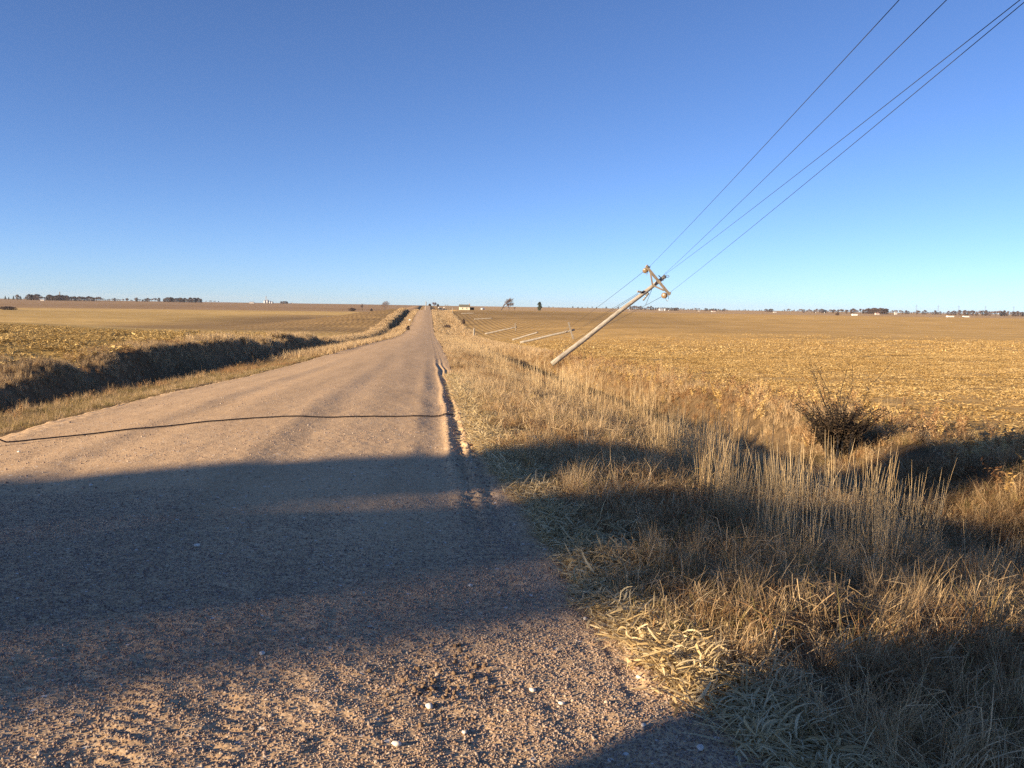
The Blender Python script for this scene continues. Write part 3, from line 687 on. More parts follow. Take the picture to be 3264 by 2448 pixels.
# standing pole behind the viewer that holds the other end of the wires
PB = Vector((4.9, -12, float(H(4.9, -12))))
rb = setroot('utility_pole', PB, 'upright wooden utility pole behind the viewer beside the right ditch', 'utility pole', 'storm damaged power line poles')
def thru(A, px, py, Y):
    """end point on y=-12 of the straight line from A through the pixel ray at depth Y"""
    Q = on_y(px, py, Y); t = (A.y+12)/(A.y-Q.y); return A+(Q-A)*t
WS = []
for A_, (u, v), dd in ((P(2070, 850), (2834, 0), 12.0), (P(2113, 878), (2982, 0), 12.), (P(2117, 877), (3207, 0), 12.), (P(2136, 932), (3232, 0), 12.)):
    WS.append((A_, thru(A_, u, v, dd)))
bt = max(w[1].z for w in WS)+.6
pole_between(rb, PB-Vector((0, 0, .2)), Vector((PB.x, PB.y, bt)), .165, .11)
xsE = [w[1].x for w in WS]; zE = min(w[1].z for w in WS)-.12
child(beam(Vector((min(xsE)-.15, -12.2, zE)), Vector((max(xsE)+.15, -12.2, zE)), .1, .12), 'crossarm', M_arm, rb)
for A_, B_ in WS:
    child(insulator(B_-Vector((0, 0, .07)), Vector((0, 0, 1)), .05, .14), 'insulator', M_ins, rb, True)
names = ['leftmost of the four power wires rising from the crossarm to the upper right', 'second power wire from the left, rising from the pole top',
         'third power wire from the left, rising from the pole top', 'lowest power wire, rising from the right end of the crossarm']
for (A_, B_), nm in zip(WS, names):
    k = 40; pts = []
    for i in range(k+1):
        t = i/k; p = A_.lerp(B_, t); p.z -= 4*.16*t*(1-t); pts.append(p)
    # keep the mid-sag from shifting the frame exit: sag is small
    o = MB().tube(pts, .0062, 6).build('power_wire', M_wire, None, True); tag(o, nm, 'wire', 'power line wires')

n = 90; x = rng.normal(base.x, .4, n); y = rng.normal(base.y, .5, n); sz = rng.uniform(.04, .16, n)
scatter('soil_clods', 'heaved soil clods around the base of the leaning pole', np.stack([x, y, H(x, y)+sz*.1], -1), rng.uniform(0, 6.28, (n, 3)), sz, CL)
def fallen(px0, py0, px1, py1, label, arm=None, r0=.15, r1=.11, name='fallen_pole', lift0=0., lift1=.2, dist=None):
    h0 = hit(px0, py0); h1 = hit(px1, py1) if dist is None else None
    if dist: h0 = (on_y(px0, py0, dist).x, dist, float(H(on_y(px0, py0, dist).x, dist)))
    A_ = Vector(h0)+Vector((0, 0, .12+lift0)); Bp = on_y(px1, py1, A_.y-1.0); B_ = Vector((Bp.x, Bp.y, max(Bp.z, float(H(Bp.x, Bp.y))+.12)))
    r = setroot(name, A_, label, 'utility pole', 'storm damaged power line poles')
    pole_between(r, A_, B_, r0, r1); print('POLE', label[:30], round(A_.y, 1), 'len', round((B_-A_).length, 2))
    if arm:
        C0 = on_y(arm[0], arm[1], B_.y-.2); C1 = on_y(arm[2], arm[3], B_.y-.2)
        child(beam(C0, C1, .12, .17), 'crossarm', M_wood, r)
        ax = (B_-A_).normalized(); mid = (C0+C1)/2
        child(beam(C0.lerp(mid, .35), mid-ax*.9, .04, .07), 'brace', M_arm, r)
        for t in (.12, .82, .95): child(insulator(C0.lerp(C1, t)+ax*.12, ax, .08, .16), 'insulator', M_arm, r, True)
    return r, B_
rc, tc_ = fallen(1658, 1087, 1832, 1051, 'nearest fallen utility pole resting tilted in the field with crossarm upright', (1812, 1027, 1827, 1081), .15, .12, dist=112)
fallen(1634, 1066, 1715, 1059, 'broken pale pole section lying in stubble between two fallen poles', None, .13, .11, dist=135)
fallen(1546, 1054, 1648, 1042, 'fallen utility pole with upright crossarm lying beside a broken stump', (1642, 1029, 1644, 1054), .15, .12, dist=185)
fallen(1512, 1013, 1569, 1014, 'pale fallen pole lying flat on the bare hillside rows', None, .14, .12, dist=300)
fallen(1471, 996, 1512, 998, 'pale fallen pole lying below the small white house', None, .15, .12, dist=370)
def stump(px, py, ph, label, r=.15, arm=None, dist=None):
    h_ = hit(px, py) if dist is None else at(px, dist)
    A_ = Vector(h_); hgt = ph/FPX*A_.y; rr = setroot('broken_pole', A_, label, 'utility pole', 'storm damaged power line poles')
    pole_between(rr, A_-Vector((0, 0, .2)), A_+Vector((0, 0, hgt*.86)), r, r*.9)
    # splintered top
    mb = MB()
    for k in range(7):
        a = k*.9; b = A_+Vector((math.cos(a)*r*.6, math.sin(a)*r*.6, hgt*.84)); mb.tube([b, b+Vector((math.cos(a)*.02, 0, hgt*.16*random.uniform(.4, 1)))], [r*.32, .01], 5)
    child(mb, 'splintered_top', M_wood, rr); print('STUMP', label[:30], A_[:])
    if arm: child(beam(A_+Vector((0, 0, hgt*.9)), A_+Vector((arm[0], 0, arm[1])), .1, .12), 'broken_arm', M_wood, rr)
    return rr
stump(1512, 1056, 28, 'broken stump of a utility pole standing in the right verge grass', .17, dist=170)
stump(1443, 995, 17, 'broken pole stump with splintered arm hanging near hilltop', .17, (-1.4, .3), dist=392)
stump(1358, 993, 29, 'thick upright pole at the hilltop left of the road', .22, dist=425)
# wires from the leaning pole down to the fallen one
def wire(A_, B_, label, sag=.4, r=.011, k=24):
    pts = []
    for i in range(k+1):
        t = i/k; p = Vector(A_).lerp(Vector(B_), t); p.z -= 4*sag*t*(1-t); pts.append(p)
    o = MB().tube(pts, r, 6).build('power_wire', M_wire, None, True); return tag(o, label, 'wire', 'slack wires running down to the fallen poles')
Yc = tc_.y-.2
wire(P(2051, 866), on_y(1812, 1045, Yc), 'slack wire sagging from the upper left insulator to the fallen pole', .1)
wire(P(2033, 935), on_y(1848, 1044, Yc), 'upper slack wire sagging from the clamp on the leaning pole', .05)
wire(P(2035, 938), on_y(1838, 1052, Yc), 'lower slack wire sagging from the clamp on the leaning pole', .1)
wire(P(2112, 944), on_y(1829, 1083, Yc), 'slack wire sagging from the right end insulator to the fallen crossarm', .15)
wire(P(2073, 921), Vector((P(2030, 980).x-2.5, 64, float(H(12, 64))+.05)), 'loose wire hanging below the crossarm with broken fittings on it', .0)
wire(P(2080, 917), P(2058, 972), 'thin loose wire hanging straight from the brace of the leaning pole', .0)
for (u, v, s_) in ((2063.5, 938, .09), (2059, 946, .06), (2053, 953, .07)):
    o = insulator(P(u, v), Vector((1, 0, 1.2)), s_, .22).build('hanging_insulator', M_metal, None, True)
    tag(o, 'grey broken fitting dangling on the loose wire below the crossarm', 'insulator', 'fittings dangling on the loose wire')
# thin dark tube laid across the road
cp = [hit(u, v) for u, v in ((-250, 1462), (0, 1424), (200, 1399), (420, 1374), (640, 1350), (800, 1336), (900, 1332), (1060, 1331), (1250, 1331), (1330, 1331), (1400, 1328), (1440, 1322), (1475, 1329), (1510, 1331), (1530, 1320), (1560, 1312), (1600, 1306))]
pts = []
for i in range(len(cp)-1):
    for j in range(10):
        t = j/10; x_ = cp[i][0]*(1-t)+cp[i+1][0]*t; y_ = cp[i][1]*(1-t)+cp[i+1][1]*t
        zz = float(road_z(np.array(x_), np.array(y_))) if RL+.2 < x_ < RR+.1 else float(H(x_, y_))+.05
        lift = .03*max(0, min(1, (-4.0-x_)/1.2))
        pts.append(Vector((x_, y_, zz+.012+lift)))
o = MB().tube(pts, .0085, 8).build('dark_line', simple('black_line', (.05, .04, .038), .7), None, True)
tag(o, 'thin dark line running straight across the gravel road', 'cable')

# ------------------------------------------------------------------ trees
M_bark = simple('bark', (.12, .095, .08), .9); M_twig = simple('twigs', (.16, .115, .10), .9); M_twig2 = simple('reddish_twigs', (.15, .075, .06), .9)
M_need = blade_mat('evergreen_needles', [(.018, .026, .018), (.03, .045, .026), (.05, .065, .035), (.07, .085, .045)], .1)
M_needb = blade_mat('dark_brush', [(.035, .026, .024), (.06, .045, .04), (.10, .07, .06), (.14, .10, .085)], .1)
def bare_tree(name, label, cat, group, h=8., spread=1., seed=1, lean=0., mt=M_twig, twigw=.035, depth=6, link_=True, n0=None):
    r_ = random.Random(seed); tr = MB(); cr = MB()
    def grow(p, d, l, rad, lev):
        pts = [p.copy()]; q = p.copy(); dd = d.copy()
        for i in range(3):
            dd = (dd+Vector((r_.gauss(0, .12), r_.gauss(0, .12), .04))).normalized(); q = q+dd*l/3; pts.append(q.copy())
        rr = [rad, rad*.88, rad*.76, rad*.66]
        (tr if lev < 2 else cr).tube(pts, rr, 6 if lev < 2 else 3, False)
        if lev >= depth: return
        for k in range(3 if lev > 0 else 4):
            a = r_.uniform(0, 6.28); t = r_.uniform(.35, .75)*spread; u = dd.orthogonal().normalized(); w = dd.cross(u)
            nd = (dd*math.cos(t)+(u*math.cos(a)+w*math.sin(a))*math.sin(t)); nd = (nd+Vector((lean*.25, 0, .12))).normalized()
            grow(pts[-1] if k < 2 else pts[2], nd, l*r_.uniform(.62, .82), max(rad*.6, twigw*.5), lev+1)
    grow(Vector((0, 0, -.2)), Vector((lean*.2, 0, 1)).normalized(), h*.26, h*.028, 0)
    mz = max(v.z for v in cr.v); s = h/mz
    for b in (tr, cr):
        b.v = [v*s for v in b.v]
    root = empty(name, (0, 0, 0), label, cat, group)
    tr.build('trunk', M_bark, root, True); cr.build('crown', mt, root, True); return root
def conifer(name, label, cat, group, h=8., w=3., seed=1, mat=M_need, n=1400, leaf=.35, shape='cone'):
    r_ = random.Random(seed); tr = MB().tube([(0, 0, -.2), (.05, 0, h*.5), (0, 0, h*.92)], [h*.022, h*.014, .02], 7)
    cr = MB(); sh = []
    lobes = [(r_.uniform(0, 6.28), r_.uniform(.1, .95), r_.uniform(.6, 1.2)) for _ in range(16)]
    for _ in range(n):
        t = r_.random()**.8; zz = h*(.06+.94*t)
        wr = (w/2)*((1-t)**.75*1.05+.04 if shape == 'cone' else math.sin(math.pi*min(.97, .12+.86*t))**.6)
        a = r_.uniform(0, 6.28)
        for la, lt, lw in lobes:
            if abs(lt-t) < .09 and math.cos(a-la) > .5: wr *= lw
        q = wr*r_.random()**.4; c = Vector((q*math.cos(a), q*math.sin(a), zz+r_.gauss(0, .1)))
        u = Vector((r_.gauss(0, 1), r_.gauss(0, 1), r_.gauss(0, .5))).normalized(); v = u.cross(Vector((r_.gauss(0, 1), r_.gauss(0, 1), r_.gauss(0, 1)))).normalized()
        L_ = leaf*r_.uniform(.5, 1.3); b = len(cr.v)
        cr.v += [c-u*L_*.5, c+v*L_*.3, c+u*L_*.6, c-v*L_*.28]; cr.f.append((b, b+1, b+2, b+3)); s = r_.random(); sh += [s]*4
    root = empty(name, (0, 0, 0), label, cat, group); tr.build('trunk', M_bark, root, True); o = cr.build('crown', mat, root)
    a = o.data.attributes.new('shade', 'FLOAT', 'POINT'); a.data.foreach_set('value', sh); return root
def put(root, px, dist, hpx=None, h0=None, label=None, group=None, wf=1.0, rz_=None, sink=0.):
    x_, y_, z_ = at(px, dist); root.location = (x_, y_, z_-sink)
    if hpx: s = hpx/FPX*dist/h0; root.scale = (s*wf, s*wf, s)
    root.rotation_euler = (0, 0, random.uniform(0, 6.28) if rz_ is None else rz_)
    if label: root['label'] = label
    if group: root['group'] = group
    return root
# mid-distance single trees
put(bare_tree('bare_tree', 'bare round-crowned tree on the far slope left of the road', 'tree', None, 9, 1.0, 3), 1226, 640, 37, 9, rz_=0)
put(bare_tree('bare_tree', 'small bare tree on the far slope, left of the round-crowned bare tree', 'tree', None, 6, 1.0, 5), 1155, 700, 25, 6)
put(bare_tree('bare_tree', 'wind-swept bare tree right of the small white house', 'tree', None, 9, .75, 8, 1.6), 1597, 600, 42, 9, rz_=0, wf=1.15)
put(bare_tree('bare_tree', 'thin bare tree just right of the wind-swept tree', 'tree', None, 6, 1.0, 9), 1622, 604, 27, 6)
put(bare_tree('bare_tree', 'low bare sapling right of the thin bare tree', 'tree', None, 5, 1.0, 10), 1640, 600, 12, 5)
put(conifer('evergreen_tree', 'single dark evergreen tree in the field right of the white house', 'tree', None, 6, 3.6, 4, M_need, 2200, .4, 'blob'), 1720, 560, 28, 6)
put(bare_tree('round_tree', 'dark red bare tree on the skyline at the end of the road', 'tree', None, 6, 1.1, 12, mt=M_twig2, twigw=.12), 1383, 1150, 14, 6, sink=0, wf=1.3)
def brush(px, dist, hpx, wpx, label, seed, mat=M_needb, n=700, cat='bush'):
    h = hpx/FPX*dist; w = wpx/FPX*dist
    o = conifer('bush', label, cat, None, h, w, seed, mat, n, h*.28, 'blob'); put(o, px, dist); return o
brush(1391, 560, 11, 14, 'reddish brush right of the road beyond the hilltop', 1, M_rust)
brush(1122, 690, 10, 26, 'low dark brush left of the small bare tree on the far slope', 2)
brush(1184, 690, 8, 8, 'small dark bush between the two bare trees on the far slope', 3)
brush(22, 520, 10, 56, 'low grey-brown thicket in the left field at the picture edge', 4, M_needb, 1400)
brush(1268, 600, 7, 10, 'low dark bush on the slope right of the round-crowned tree', 6)
brush(2669, 640, 8, 14, 'dark round bush in front of the far right tree belt', 7)
brush(1370, 1150, 7, 9, 'grey bush left of the dark red skyline tree', 8); brush(1396, 1150, 9, 6, 'grey bush right of the dark red skyline tree', 9)
# dark hollow brush in the verge
for px, py, hp, wp, lb, sd in ((1425, 1049, 13, 30, 'dark bush in the right verge on the far hill', 11), (1300, 1052, 10, 12, 'dark bush at the left road edge below the hill', 12),
                               (1478, 1034, 16, 10, 'dark weed clump at the foot of the crop rows', 13)):
    h_ = hit(px, py); d_ = h_[1] if h_ else 200; o = conifer('bush', lb, 'bush', None, hp/FPX*d_, wp/FPX*d_, sd, M_needb, 500, .25, 'blob'); o.location = h_
# tree belts on the skyline: individual trees copied from a few built ones
belt_p = [bare_tree('bare_tree', 'bare tree', 'tree', None, 9, 1.05, 20+k, twigw=.22, depth=5) for k in range(3)]
belt_c = [conifer('evergreen_tree', 'evergreen', 'tree', None, 9, w_, 30+k, M_needb, 420, 1.3, 'blob') for k, w_ in enumerate((8, 6, 9))]
belt_e = [conifer('evergreen_tree', 'evergreen', 'tree', None, 9, 4.5, 40, M_need, 420, 1.1)]
used = set()
def belt(px0, px1, n, dist, hmin, hmax, label, group, protos, names=None, wf=(.9, 1.3)):
    for i in range(n):
        p = random.choice(protos); px = px0+(px1-px0)*(i+random.uniform(.2, .8))/n
        o = p if p.name not in used else copy_tree(p); used.add(p.name)
        put(o, px, dist+random.uniform(-40, 40), random.uniform(hmin, hmax), 9, label, group, random.uniform(*wf))
DL = 1500
for px, hh, lb, pr in ((17, 12, 'small dark conical tree at the far left of the skyline', belt_e), (28, 9, 'second small dark conical tree on the far left skyline', belt_e),
                       (43, 12, 'dark conical tree left of the round bare one on the left skyline', belt_e), (56, 16, 'round tree between two dark conical trees on the left skyline', belt_c), (66, 12, 'slim dark tree right of the round one on the left skyline', belt_e)):
    p = pr[0]; o = p if p.name not in used else copy_tree(p); used.add(p.name); put(o, px, DL, hh, 9, lb)
belt(75, 92, 3, DL, 8, 12, 'thin grey bare tree left of the big shelterbelt', 'thin bare trees left of the shelterbelt', belt_p)
belt(92, 122, 7, DL, 14, 19, 'dark tree in the round clump of the left shelterbelt', 'trees of the round clump', belt_c)
belt(122, 150, 5, DL, 8, 13, 'low tree between the round clump and the long shelterbelt', 'low trees of the left shelterbelt', belt_c+belt_p)
belt(148, 218, 17, DL, 13, 18, 'dark dense tree of the long left shelterbelt', 'trees of the long left shelterbelt', belt_c)
belt(218, 322, 22, DL, 11, 16, 'brownish tree at the right half of the left shelterbelt', 'trees of the brownish left shelterbelt', belt_c+belt_p)
belt(325, 512, 24, DL+60, 6, 13, 'scattered grey tree right of the left shelterbelt', 'scattered trees on the left skyline', belt_p+belt_c)
belt(520, 645, 24, DL+60, 11, 16, 'dark tree of the short straight belt on the left skyline', 'trees of the short straight belt', belt_c)
belt(655, 700, 6, 2200, 3, 6, 'tiny tree fading beyond the short belt', 'tiny trees beyond the short belt', belt_p)
belt(893, 918, 6, 1800, 7, 9, 'dark tree of the low mound right of the grain bins', 'trees of the low mound', belt_c)
belt(1740, 1990, 16, 2100, 3, 7, 'tiny distant tree behind the leaning pole', 'tiny trees behind the leaning pole', belt_c+belt_p)
belt(2006, 2098, 14, 1700, 8, 15, 'bare tree in the grove behind the pole top', 'bare trees of the grove behind the pole', belt_p+belt_c)
belt(2098, 2163, 12, 1700, 9, 11, 'dark tree of the flat-topped belt right of the leaning pole', 'trees of the flat-topped belt', belt_c)
belt(2165, 2258, 14, 1750, 4, 10, 'small tree between the two groves right of the leaning pole', 'small trees right of the leaning pole', belt_p+belt_c)
belt(2259, 2320, 9, 1700, 6, 11, 'tree in the grove behind the small white farmhouse', 'trees behind the small white farmhouse', belt_c+belt_p)
belt(2340, 2435, 9, 2200, 3, 5, 'tiny tree on the flat right skyline', 'tiny trees on the flat right skyline', belt_c)
belt(2438, 2466, 5, 1700, 8, 11, 'dark tree of the short clump on the right skyline', 'trees of the short right clump', belt_c)
belt(2490, 2560, 9, 1750, 5, 12, 'bare tree between the short clump and the long right belt', 'bare trees on the right skyline', belt_p)
belt(2560, 2760, 26, 1500, 10, 17, 'grey-brown tree of the long right belt', 'trees of the long right belt', belt_p+belt_c)
belt(2760, 2830, 14, 1450, 16, 21, 'tall dark tree in the thick middle of the right belt', 'tall trees of the right belt', belt_c)
belt(2832, 3020, 22, 1500, 8, 15, 'thin bare tree right of the thick middle of the belt', 'thin trees of the right belt', belt_p+belt_c)
belt(3020, 3270, 34, 1400, 12, 19, 'reddish-brown tree of the belt at the right picture edge', 'trees of the right edge belt', belt_p+belt_c)
for p in belt_p+belt_c+belt_e:
    if p.name not in used: put(p, 3290, 1500, 10, 9, 'tree at the outer end of the right belt', 'trees of the right edge belt')

# ------------------------------------------------------------------ buildings, vehicles, far small things
M_cream = simple('cream_paint', (.72, .66, .52), .8, 0, .08); M_roofg = simple('grey_green_roof', (.17, .165, .13), .9, 0, .15); M_dark = simple('dark_opening', (.03, .028, .03), .6)
M_wht = simple('white_paint', (.80, .79, .76), .5, 0, .05); M_grey = simple('grey_metal_sheet', (.42, .44, .46), .5, .3, .1); M_brick = simple('chimney_brick', (.45, .28, .22), .9)
M_low_dark = simple('near_black', (.035, .03, .03), .9)
X_, Y_, Z_ = Vector((1, 0, 0)), Vector((0, 1, 0)), Vector((0, 0, 1))
def gable(name, label, cat, loc, w, d, hw, hr, mw, mr, rz_=0, wins=(), door=None, chim=None, group=None):
    r = empty(name, loc, label, cat, group, rz_)
    b = MB().prism([(-d/2, -.3), (d/2, -.3), (d/2, hw), (0, hw+hr-.08), (-d/2, hw)], -w/2, w/2, Y_, Z_, X_, (0, 0, 0)).build('wall', mw, r)
    rf = MB().prism([(-d/2-.25, hw-.12), (0, hw+hr), (d/2+.25, hw-.12), (d/2+.25, hw+.0), (0, hw+hr+.14), (-d/2-.25, hw)], -w/2-.2, w/2+.2, Y_, Z_, X_, (0, 0, 0)).build('roof', mr, r)
    for wx, wz, ww, wh in wins:
        f = MB().box((wx, -d/2-.02, wz), (ww+.12, .05, wh+.12)).build('window', M_wht, r); MB().box((wx, -d/2-.05, wz), (ww, .03, wh)).build('pane', M_dark, f)
    if door: MB().box((door[0], -d/2-.02, door[2]/2), (door[1], .06, door[2])).build('door', M_dark, r)
    if chim: MB().box((chim, 0, hw+hr+.25), (.5, .5, 1.0)).build('chimney', M_brick, rf)
    return r
hd = 520; hx, hy, hz = at(1480.5, hd)
gable('house', 'small cream house with grey roof and two dark windows', 'house', (hx, hy, hz-.0), 33/FPX*hd, 4.2, 1.75, 1.25, M_cream, M_roofg, 0,
      ((-1.2, .85, .38, .85), (1.25, .85, .38, .85)), None, 2.9)
hx2 = at(1503, hd+1)
gable('shed', 'low dark block behind the right end of the cream house', 'shed', (hx2[0]+.3, hy+1.5, hz), 2.2, 2.2, 1.1, .3, M_low_dark, M_low_dark)  # low, nearly black gabled block next to the house
def bin_(px, dist, wpx, hpx, label, group=None):
    x_, y_, z_ = at(px, dist); w_ = wpx/FPX*dist; h_ = hpx/FPX*dist; r = empty('grain_bin', (x_, y_, z_), label, 'grain bin', group)
    MB().tube([(0, 0, -.5), (0, 0, h_*.7)], w_/2, 20).build('bin_wall', M_grey, r, True)
    MB().tube([(0, 0, h_*.7), (0, 0, h_)], [w_/2*1.04, w_*.06], 20).build('bin_roof', M_grey, r); return r
bin_(845, 1900, 9, 11, 'leftmost grey grain bin of the distant farm', 'distant grain bins'); bin_(853, 1900, 8, 13, 'second grey grain bin beside the thin tower'); bin_(861, 1900, 7, 9, 'third smaller grey grain bin of the distant farm')
bin_(868, 1900, 7, 7, 'rightmost low grain bin of the distant farm'); bin_(1538, 1100, 12, 7, 'grey-roofed bin on the skyline right of the cream house')
x_, y_, z_ = at(848, 1905); r = empty('elevator_tower', (x_, y_, z_), 'thin grain elevator tower above the distant bins', 'tower'); MB().box((0, 0, 6), (1.6, 1.6, 13)).build('shaft', M_grey, r); MB().prism([(-1.2, 12.5), (1.2, 12.5), (0, 16.5)], -1, 1, X_, Z_, Y_, (0, 0, 0)).build('cap', M_grey, r)
M_far = simple('faded_white_boards', (.52, .50, .47), .8, 0, .1)
def barn(px, dist, wpx, hpx, label, mw=M_far, mr=M_grey):
    w_ = wpx/FPX*dist; h_ = hpx/FPX*dist; x_, y_, z_ = at(px, dist)
    return gable('farm_building', label, 'building', (x_, y_, z_), w_, w_*.6, h_*.62, h_*.38, mw, mr)
barn(136, 1380, 11, 5, 'small white farm building in front of the left shelterbelt'); barn(803, 1700, 14, 5, 'small white building left of the grain bins'); barn(930, 1800, 6, 4, 'tiny white building right of the low tree mound')
barn(2275, 1500, 12, 4, 'small white farmhouse before the grove right of the leaning pole', M_far, M_brick); barn(2108, 1600, 10, 8, 'grey farm shed in the grove right of the pole', M_grey, M_grey)
barn(2470, 1500, 10, 4, 'tiny white building beside the short right clump'); barn(2796, 1350, 13, 6, 'pale pink shed in front of the tall right trees', M_far, M_brick)
barn(2855, 1400, 8, 10, 'narrow white house right of the tall trees'); barn(2228, 1600, 6, 3, 'tiny white building on the skyline between groves')
for px, lb in ((2103, 'left grey bin in the grove behind the pole'), (2120, 'right pale bin in the grove behind the pole')): bin_(px, 1620, 8, 9, lb)
def tower(px, dist, hpx, label, w=.25, cat='mast', cross=True):
    x_, y_, z_ = at(px, dist); h_ = hpx/FPX*dist; r = empty('mast', (x_, y_, z_), label, cat)
    MB().tube([(0, 0, -.5), (0, 0, h_)], [w*1.4, w], 6).build('pole', M_arm, r)
    if cross: MB().box((0, 0, h_*.9), (2.6 if w > .2 else 1.8, .2, .2)).build('crossarm', M_arm, r)
    return r
tower(191, 1500, 27, 'tall mast rising above the left shelterbelt', .6, cross=False)
tower(1260, 900, 9, 'thin pole with crossarm on the skyline left of the road', .16)
for px, dist, hp, lb in ((1420, 700, 20, 'upright utility pole with crossarm right of the far road'), (1427, 800, 18, 'second upright utility pole right of the far road'), (1433, 900, 15, 'third upright utility pole right of the far road'),
                         (1411, 640, 13, 'short pole beside the far road brush'), (2695, 1300, 14, 'utility pole beside the white truck on the right')): tower(px, dist, hp, lb, .15)
M_pyl = simple('dull_pylon_steel', (.13, .13, .14), .8, 0, .1)
for px, lb, cross in ((2920, 'first lattice pylon on the far right skyline', 1), (2990, 'second lattice pylon on the far right skyline', 1), (3055, 'third lattice pylon above the right belt', 1), (3140, 'fourth lattice pylon above the right belt', 1), (3230, 'fifth lattice pylon near the right picture edge', 1)):
    x_, y_, z_ = at(px, 2600); r = empty('pylon', (x_, y_, z_), lb, 'pylon', 'pylons on the right skyline'); h_ = 27
    mb = MB(); [mb.tube([(sx*2, 0, 0), (sx*.5, 0, h_)], .22, 4) for sx in (-1, 1)]; [mb.tube([(-2+.3*k, 0, k*5), (2-.3*k, 0, k*5+5)], .14, 4) for k in range(5)]
    mb.build('mast', M_pyl, r); MB().box((0, 0, h_*.8), (9, .3, .4)).build('crossarm', M_pyl, r)
def sign(px, dist, hpx, label, mat=M_wht):
    x_, y_, z_ = at(px, dist); h_ = hpx/FPX*dist; r = empty('road_sign', (x_, y_, z_), label, 'sign'); MB().box((0, 0, h_*.45), (.1, .06, h_*.9)).build('post', M_metal, r)
    mb = MB(); [mb.tube([(0, -.06, h_*.9), (0, -.03, h_*.9)], .3, 10)]; mb.build('sign_plate', mat, r)
sign(1415, 470, 15, 'white-topped marker post right of the road beyond the hilltop'); sign(1398, 470, 16, 'pale marker post nearer the far road'); sign(1306, 430-160, 5, 'small pale marker on the left verge of the hill')
for px, dist, lb in ((2007, 620, 'small white marker in the field left of the pole top view'), (2131, 640, 'thin white marker post in the far field'), (2267, 650, 'thin pale marker post before the farmhouse grove'), (2600, 640, 'small white marker before the right belt'), (2628, 640, 'tiny pale marker near the round bush')):
    sign(px, dist, 9, lb)
# trucks and trailers on the highway
M_tire = simple('tyre', (.03, .03, .03), .9)
def truck(px, dist, wpx, hpx, label, cab=True):
    x_, y_, z_ = at(px, dist); L_ = wpx/FPX*dist; hh = hpx/FPX*dist; r = empty('semi_truck' if cab else 'box_trailer', (x_, y_, z_), label, 'truck' if cab else 'trailer', 'white trucks and trailers on the far highway')
    tl = L_*.78 if cab else L_
    MB().box((-(L_-tl)/2, 0, hh*.62), (tl, 2.6, hh*.76)).build('cargo_box', M_wht, r)
    if cab:
        MB().prism([(0, .5), (L_*.16, .5), (L_*.16, hh*.4), (L_*.1, hh*.45), (L_*.08, hh*.85), (0, hh*.85)], -1.2, 1.2, X_, Z_, Y_, (L_*.31, 0, 0)).build('cab', M_wht, r)
    for wx in ((-L_*.38, -L_*.3, L_*.2, L_*.4) if cab else (-L_*.4, -L_*.32, L_*.35)):
        MB().tube([(wx, -1.25, .5), (wx, 1.25, .5)], .5, 12).build('wheel', M_tire, r)
truck(2726, 900, 20, 7, 'white semi truck on the highway before the right belt'); truck(3029, 700, 22, 5.5, 'left of two white box trailers before the right edge belt', False); truck(3079, 700, 18, 5.5, 'right of two white box trailers before the right edge belt', False)

# ------------------------------------------------------------------ dark woody bush in the right ditch
bh = (6.75, 13.9)
r = empty('woody_bush', (bh[0], bh[1], float(H(*bh))), 'dark woody bush with tall bare twigs in the right ditch', 'bush')
tw = MB(); lf = MB(); sh = []; r_ = random.Random(4)
for k in range(260):
    a = r_.uniform(0, 6.28); q = r_.random()**.6; ln = r_.uniform(.35, .95) if k > 14 else r_.uniform(1.0, 1.65)
    l = Vector((math.cos(a), math.sin(a), 0))*q*(.7 if k > 12 else .5); b = Vector((math.cos(a)*.18*q, math.sin(a)*.18*q, 0))
    pts = [b+(Z_+l*t)*ln*t+Vector((r_.gauss(0, .05), r_.gauss(0, .05), r_.gauss(0, .02)))*t for t in (0, .25, .5, .75, 1)]
    tw.tube(pts, [.009, .008, .006, .005, .003], 4, False)
    for j in range(26 if k > 12 else 10):
        t = r_.uniform(.3, 1) if k > 12 else r_.uniform(.5, 1); p = b+(Z_+l*t)*ln*t; d = Vector((r_.gauss(0, 1), r_.gauss(0, 1), r_.gauss(.3, .7))).normalized(); e = r_.uniform(.03, .09)
        n0 = len(lf.v); lf.ribbon([p, p+d*e*.5, p+d*e], [.004, .019, .003], d.orthogonal().normalized()); sh += [r_.random()]*(len(lf.v)-n0)
M_bush = blade_mat('dark_bush', [(.012, .010, .009), (.022, .018, .015), (.045, .033, .022), (.08, .052, .03)], .05)
tw.build('twigs', M_bush, r); o = lf.build('leaves', M_bush, r); a = o.data.attributes.new('shade', 'FLOAT', 'POINT'); a.data.foreach_set('value', sh)

# ------------------------------------------------------------------ added out of view behind the viewer to throw the long shadows
u_ = Vector((math.sin(SUN_AZ+math.pi), math.cos(SUN_AZ+math.pi), 0)); n_ = Vector((-u_.y, u_.x, 0))
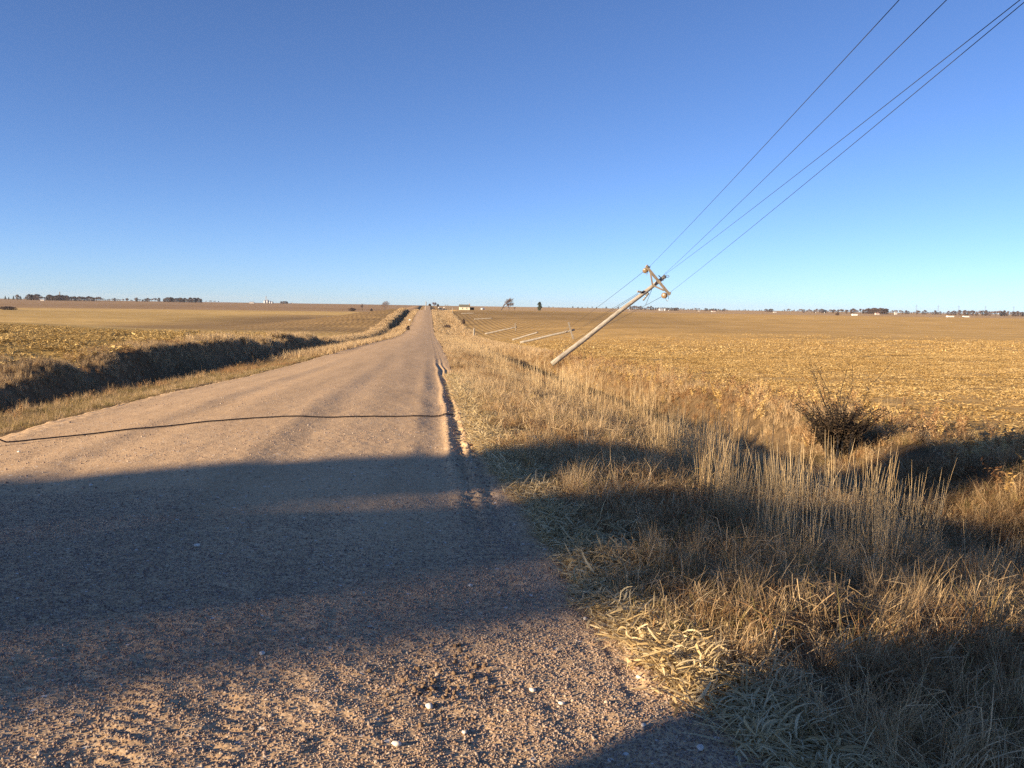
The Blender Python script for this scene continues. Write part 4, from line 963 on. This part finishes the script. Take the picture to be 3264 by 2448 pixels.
# unseen camper added, its outline shaped to throw the foreground shadow
M_van = simple('dark_blue_paint', (.05, .07, .12), .3, .3, .05, 5, .5); M_glass = simple('car_glass', (.02, .025, .03), .1, 0, .1, 5, .6)
vr = empty('shadow_camper', (-5.75, -.03, float(H(-4.6, -1))), 'unseen white camper shape added on the left to throw the foreground shadow', 'camper van', None, 0)
MB().prism([(-5.8, .55), (-.9, .55), (-.9, 1.8), (-.29, 1.82), (.1, 2.12), (.42, 2.42), (.5, 2.7), (.3, 2.95), (-5.6, 3.05), (-5.8, 2.9)], -1.0, 1.0, Y_, Z_, X_, (0, 0, 0)).build('living_box', M_wht, vr)
MB().prism([(-.88, .45), (1.1, .4), (1.16, .8), (1.02, .92), (.4, 1.08), (-.27, 1.78), (-.88, 1.79)], -.92, .92, Y_, Z_, X_, (0, 0, 0)).build('cab', M_wht, vr)
MB().prism([(.36, 1.17), (-.2, 1.72), (-.17, 1.76), (.42, 1.17)], -.8, .8, Y_, Z_, X_, (0, 0, 0)).build('windscreen', M_glass, vr)
for sx in (-1, 1):
    MB().prism([(-.8, 1.1), (.25, 1.1), (-.3, 1.68), (-.8, 1.7)], 0, .02, Y_, Z_, X_, (sx*.93-.01, 0, 0)).build('window', M_glass, vr)
    MB().box((sx*1.0, -2.6, 1.85), (.04, 1.1, .6)).build('window', M_glass, vr)
    MB().box((sx*.62, 1.14, .68), (.3, .06, .18)).build('headlight', M_far, vr)
    MB().box((sx*1.08, .35, 1.25), (.2, .08, .3)).build('mirror', M_tire, vr)
    for wy in (.45, -4.2):
        w = MB().tube([(sx*.70, wy, .38), (sx*.95, wy, .38)], .38, 20).build('wheel', M_tire, vr); MB().tube([(sx*.93, wy, .38), (sx*.965, wy, .38)], .22, 14).build('rim', M_metal, w)
# unseen evergreens added far behind, sized to throw the shadow bands
def add_shadow_tree(nn, ss, w, h, seed, label):
    p = n_*nn+u_*ss; o = conifer('shadow_tree', label, 'tree', 'shadow-casting trees added behind the viewer', h, w, seed, M_need, 9000, .55, 'blob'); o.location = (p.x, p.y, float(H(p.x, p.y))); return o
YR = R(0)
add_shadow_tree(7.9, -58, 3.0, 24, 71, 'slim dense evergreen added behind the viewer to shadow the road')
add_shadow_tree(5.6, -54, 4.5, 13.9, 72, 'broad dense evergreen added behind the viewer to shadow the road')

for k_, (nn, ss, hh_) in enumerate(((3.3, -60, 18.5),)):  # unseen bare tree added so its branches partly dim the foreground sun
    p = n_*nn+u_*ss; o = bare_tree('shadow_tree', 'tall bare tree added behind the viewer to break up the sunlight', 'tree', 'shadow-casting trees added behind the viewer', hh_, .5, 80+k_, twigw=.04, depth=6)
    o.location = (p.x, p.y, float(H(p.x, p.y)))
# ------------------------------------------------------------------ air
hz_ = MB().box((0, 2900, 11), (9000, 6400, 56)).build('haze', None)
m, nt, out = newmat('haze'); pv = nt.nodes.new('ShaderNodeVolumePrincipled'); pv.inputs['Color'].default_value = (.80, .88, 1.0, 1); pv.inputs['Density'].default_value = .00005; pv.inputs['Anisotropy'].default_value = .1
nt.links.new(pv.outputs[0], out.inputs['Volume']); hz_.data.materials.append(m); tag(hz_, 'faint pale haze over the distant fields', None, None, 'stuff')
